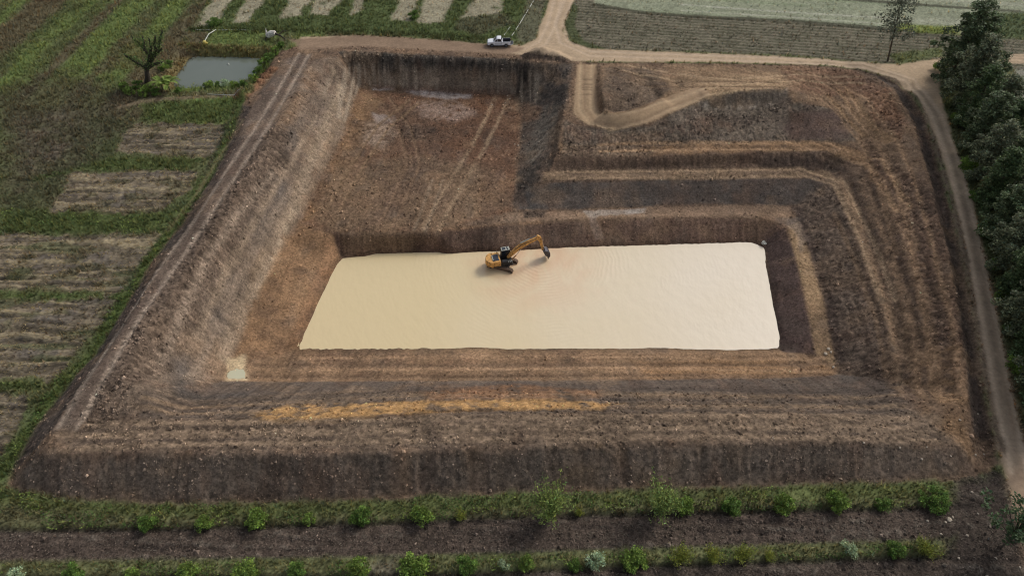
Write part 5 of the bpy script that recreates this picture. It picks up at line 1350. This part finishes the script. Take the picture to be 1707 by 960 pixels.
for k in range(2):
    a = r.uniform(0, 2 * PI, n); tx, ty = np.cos(a), np.sin(a); ln = hgt * r.uniform(.1, .7, n); lx, ly = -ty * ln, tx * ln
    Vs.append(np.stack([np.stack([x - tx * wd, y - ty * wd, z], 1), np.stack([x + tx * wd, y + ty * wd, z], 1), np.stack([x + lx, y + ly, z + hgt], 1)], 1))
    Cs.append(np.repeat(base[:, None], 3, 1))
V = np.concatenate(Vs).reshape(-1, 3); Cc = np.concatenate(Cs).reshape(-1, 3)
def up_normals(me, n, jit, r):
    nn = unit(np.concatenate([r.normal(0, jit, (n, 2)), np.ones((n, 1))], 1))
    me.normals_split_custom_set_from_vertices(nn.tolist()); return me
gm = up_normals(np_mesh('grass', V, np.arange(len(V)).reshape(-1, 3), M_BLADE, np.clip(Cc, .01, .8), 'leaf', True), len(V), .35, r)
tag(obj('grass', gm), kind='stuff')
# leafy weeds where the cover is thick
r = np.random.default_rng(102)
x, y = scatter(420000, r, 1.5)
g = gv(GRS, x, y); d = sstep(-.05, .35, vn(x / 2.2, y / 1.4, 305) + .6 * vn(x / .8, y / .8, 306))
keepm = (g > 1.05) & (r.uniform(0, 1, len(x)) < d * .8) & (gv(RID, x, y) != 2) & (hz(x, y) > -2)
x, y, d = x[keepm], y[keepm], d[keepm]; n = len(x)
c = np.stack([x, y, hz(x, y) + r.uniform(.02, .42, n) * (.3 + .7 * d)], 1)
V, F = leaf_quads(c, .17 + y * .001, 2.2, .6, r=r)
wc = np.where((vn(x / 1.7, y / 1.7, 307) > .15)[:, None], S(118, 134, 66)[None], S(82, 104, 52)[None]) * np.exp(r.normal(.08, .3, n))[:, None]
tag(obj('weeds', np_mesh('weeds', V, F, M_LEAF, np.repeat(wc, 4, 0), 'leaf')), kind='stuff')
# earth clods
OCT_V = np.array([(1, 0, 0), (-1, 0, 0), (0, 1, 0), (0, -1, 0), (0, 0, 1), (0, 0, -1)], float)
OCT_F = np.array([(0, 2, 4), (2, 1, 4), (1, 3, 4), (3, 0, 4), (2, 0, 5), (1, 2, 5), (3, 1, 5), (0, 3, 5)])
M_CLOD = mat_soil('clods', 'soil', fine=.25, bump=.3, scale=2)
r = np.random.default_rng(103)
x, y = scatter(420000, r, 1.3)
rg = gv(RGH, x, y); rid = gv(RID, x, y)
keepm = np.isin(rid, (1, 3)) & (r.uniform(0, 1, len(x)) < np.clip(rg * 2.2, .03, .75)) & (hz(x, y) > WATER + .15)
cn = sstep(-.35, .45, vn(x / 3.1, y / 2.2, 401) + .5 * vn(x / .9, y / .9, 402)); keepm &= r.uniform(0, 1, len(x)) < .2 + .8 * cn
x, y, rg = x[keepm], y[keepm], rg[keepm]; n = len(x)
s = np.clip(np.exp(r.normal(-2.45, .5, n)), .04, .34) * (.75 + 1.8 * np.maximum(rg - .1, 0)) * (.85 + y / 300)
V = OCT_V[None] * s[:, None, None] * r.uniform(.55, 1.35, (n, 6, 3)); a = r.uniform(0, 6.28, n)
V = np.stack([V[..., 0] * np.cos(a)[:, None] - V[..., 1] * np.sin(a)[:, None], V[..., 0] * np.sin(a)[:, None] + V[..., 1] * np.cos(a)[:, None], V[..., 2] * .8], -1)
V += np.stack([x, y, hz(x, y) + s * .25], 1)[:, None]
cc = gv(C, x, y) * np.exp(r.normal(.3, .38, n))[:, None]
tag(obj('soil_clods', np_mesh('soil_clods', V.reshape(-1, 3), (OCT_F[None] + 6 * np.arange(n)[:, None, None]).reshape(-1, 3), M_CLOD, np.clip(np.repeat(cc, 6, 0), .01, .7), 'soil')), kind='stuff')
# straw lying on the ploughed strips and reaped paddies
r = np.random.default_rng(104)
x, y = scatter(120000, r, 1.3)
rid = gv(RID, x, y); keepm = (rid == 3) & (r.uniform(0, 1, len(x)) < .5) | (rid >= 40) & (r.uniform(0, 1, len(x)) < .8)
keepm &= r.uniform(0, 1, len(x)) < .25 + .75 * sstep(-.1, .4, vn(x / 2.5, y / .7, 403))
x, y, rid = x[keepm], y[keepm], rid[keepm]; n = len(x); a = r.normal(0, .7, n); L = r.uniform(.05, .15, n) * (1 + y / 150); w = .018 + y * .0004
dx, dy = np.cos(a) * L, np.sin(a) * L; z = hz(x, y) + r.uniform(.02, .07, n)
V = np.stack([np.stack([x - dx + np.sin(a) * w, y - dy - np.cos(a) * w, z], 1), np.stack([x + dx + np.sin(a) * w, y + dy - np.cos(a) * w, z], 1), np.stack([x + dx - np.sin(a) * w, y + dy + np.cos(a) * w, z + .02], 1), np.stack([x - dx - np.sin(a) * w, y - dy + np.cos(a) * w, z + .02], 1)], 1).reshape(-1, 3)
cc = np.where((rid == 3)[:, None], S(122, 113, 101)[None], S(172, 154, 114)[None]) * np.exp(r.normal(0, .25, n))[:, None]
tag(obj('straw', np_mesh('straw', V, np.arange(4 * n).reshape(-1, 4), M_BLADE, np.repeat(cc, 4, 0), 'leaf')), kind='stuff')
# single stones that stand out, pale on the dark earth
M_STONE = mat_plain('pale_stone', S(178, 164, 146), rough=.9, var=.25, scale=6)
_sm = []
for k in range(4):
    bm = bmesh.new(); bmesh.ops.create_icosphere(bm, subdivisions=1, radius=1.0); q = random.Random(k)
    for v in bm.verts: v.co = Vector((v.co.x * q.uniform(.75, 1.25), v.co.y * q.uniform(.7, 1.1), v.co.z * q.uniform(.5, .8)))
    me = bpy.data.meshes.new('stone'); bm.to_mesh(me); bm.free(); me.materials.append(M_STONE); _sm.append(me)
def stone(px, py, rad, label, group=None, name='stone', mat=None):
    p = hit(px, py); o = obj(name, _sm[_br.randrange(4)], loc=(p[0], p[1], float(hz(*p)) + rad * .2))
    o.scale = (rad, rad * _br.uniform(.7, 1), rad); o.rotation_euler = (0, 0, _br.uniform(0, 6.28)); tag(o, label, name.split('_')[-1], group)
    return o
stone(1582, 866, .32, 'large pale stone on the ploughed earth just right of the near strips')
for k, (px, py) in enumerate(sorted(((1576,870),(1588,862),(1640,757),(1600,700),(1626,758),(1546,868),(1630,856),(1612,892),(1598,930),(1660,930),(1645,960),(1568,890),(1630,690),(1585,760),(1545,745),(1500,746),(1440,738),(1700,945),(1620,820),(1536,765)))):
    stone(px, py, _br.uniform(.12, .2), f'small pale stone on dark earth in the near right corner, {ORD[k]} from left', 'pale stones at the near right corner')
for k, (px, py) in enumerate(sorted(((858,241),(864,243),(873,227),(846,160),(850,165),(843,172),(820,175)))):
    stone(px, py, _br.uniform(.16, .24), f'pale stone below the dark divider of the upper floor, {ORD[k]} from left', 'pale stones below the divider')
for k, (px, py) in enumerate(sorted(((1385,587),(1389,612),(1381,582),(1376,590)))):
    o = stone(px, py, _br.uniform(.24, .36), f'dark clod of earth on the tan bench right of the pool, {ORD[k]} from the left', 'dark clods on the right bench', 'earth_clod')
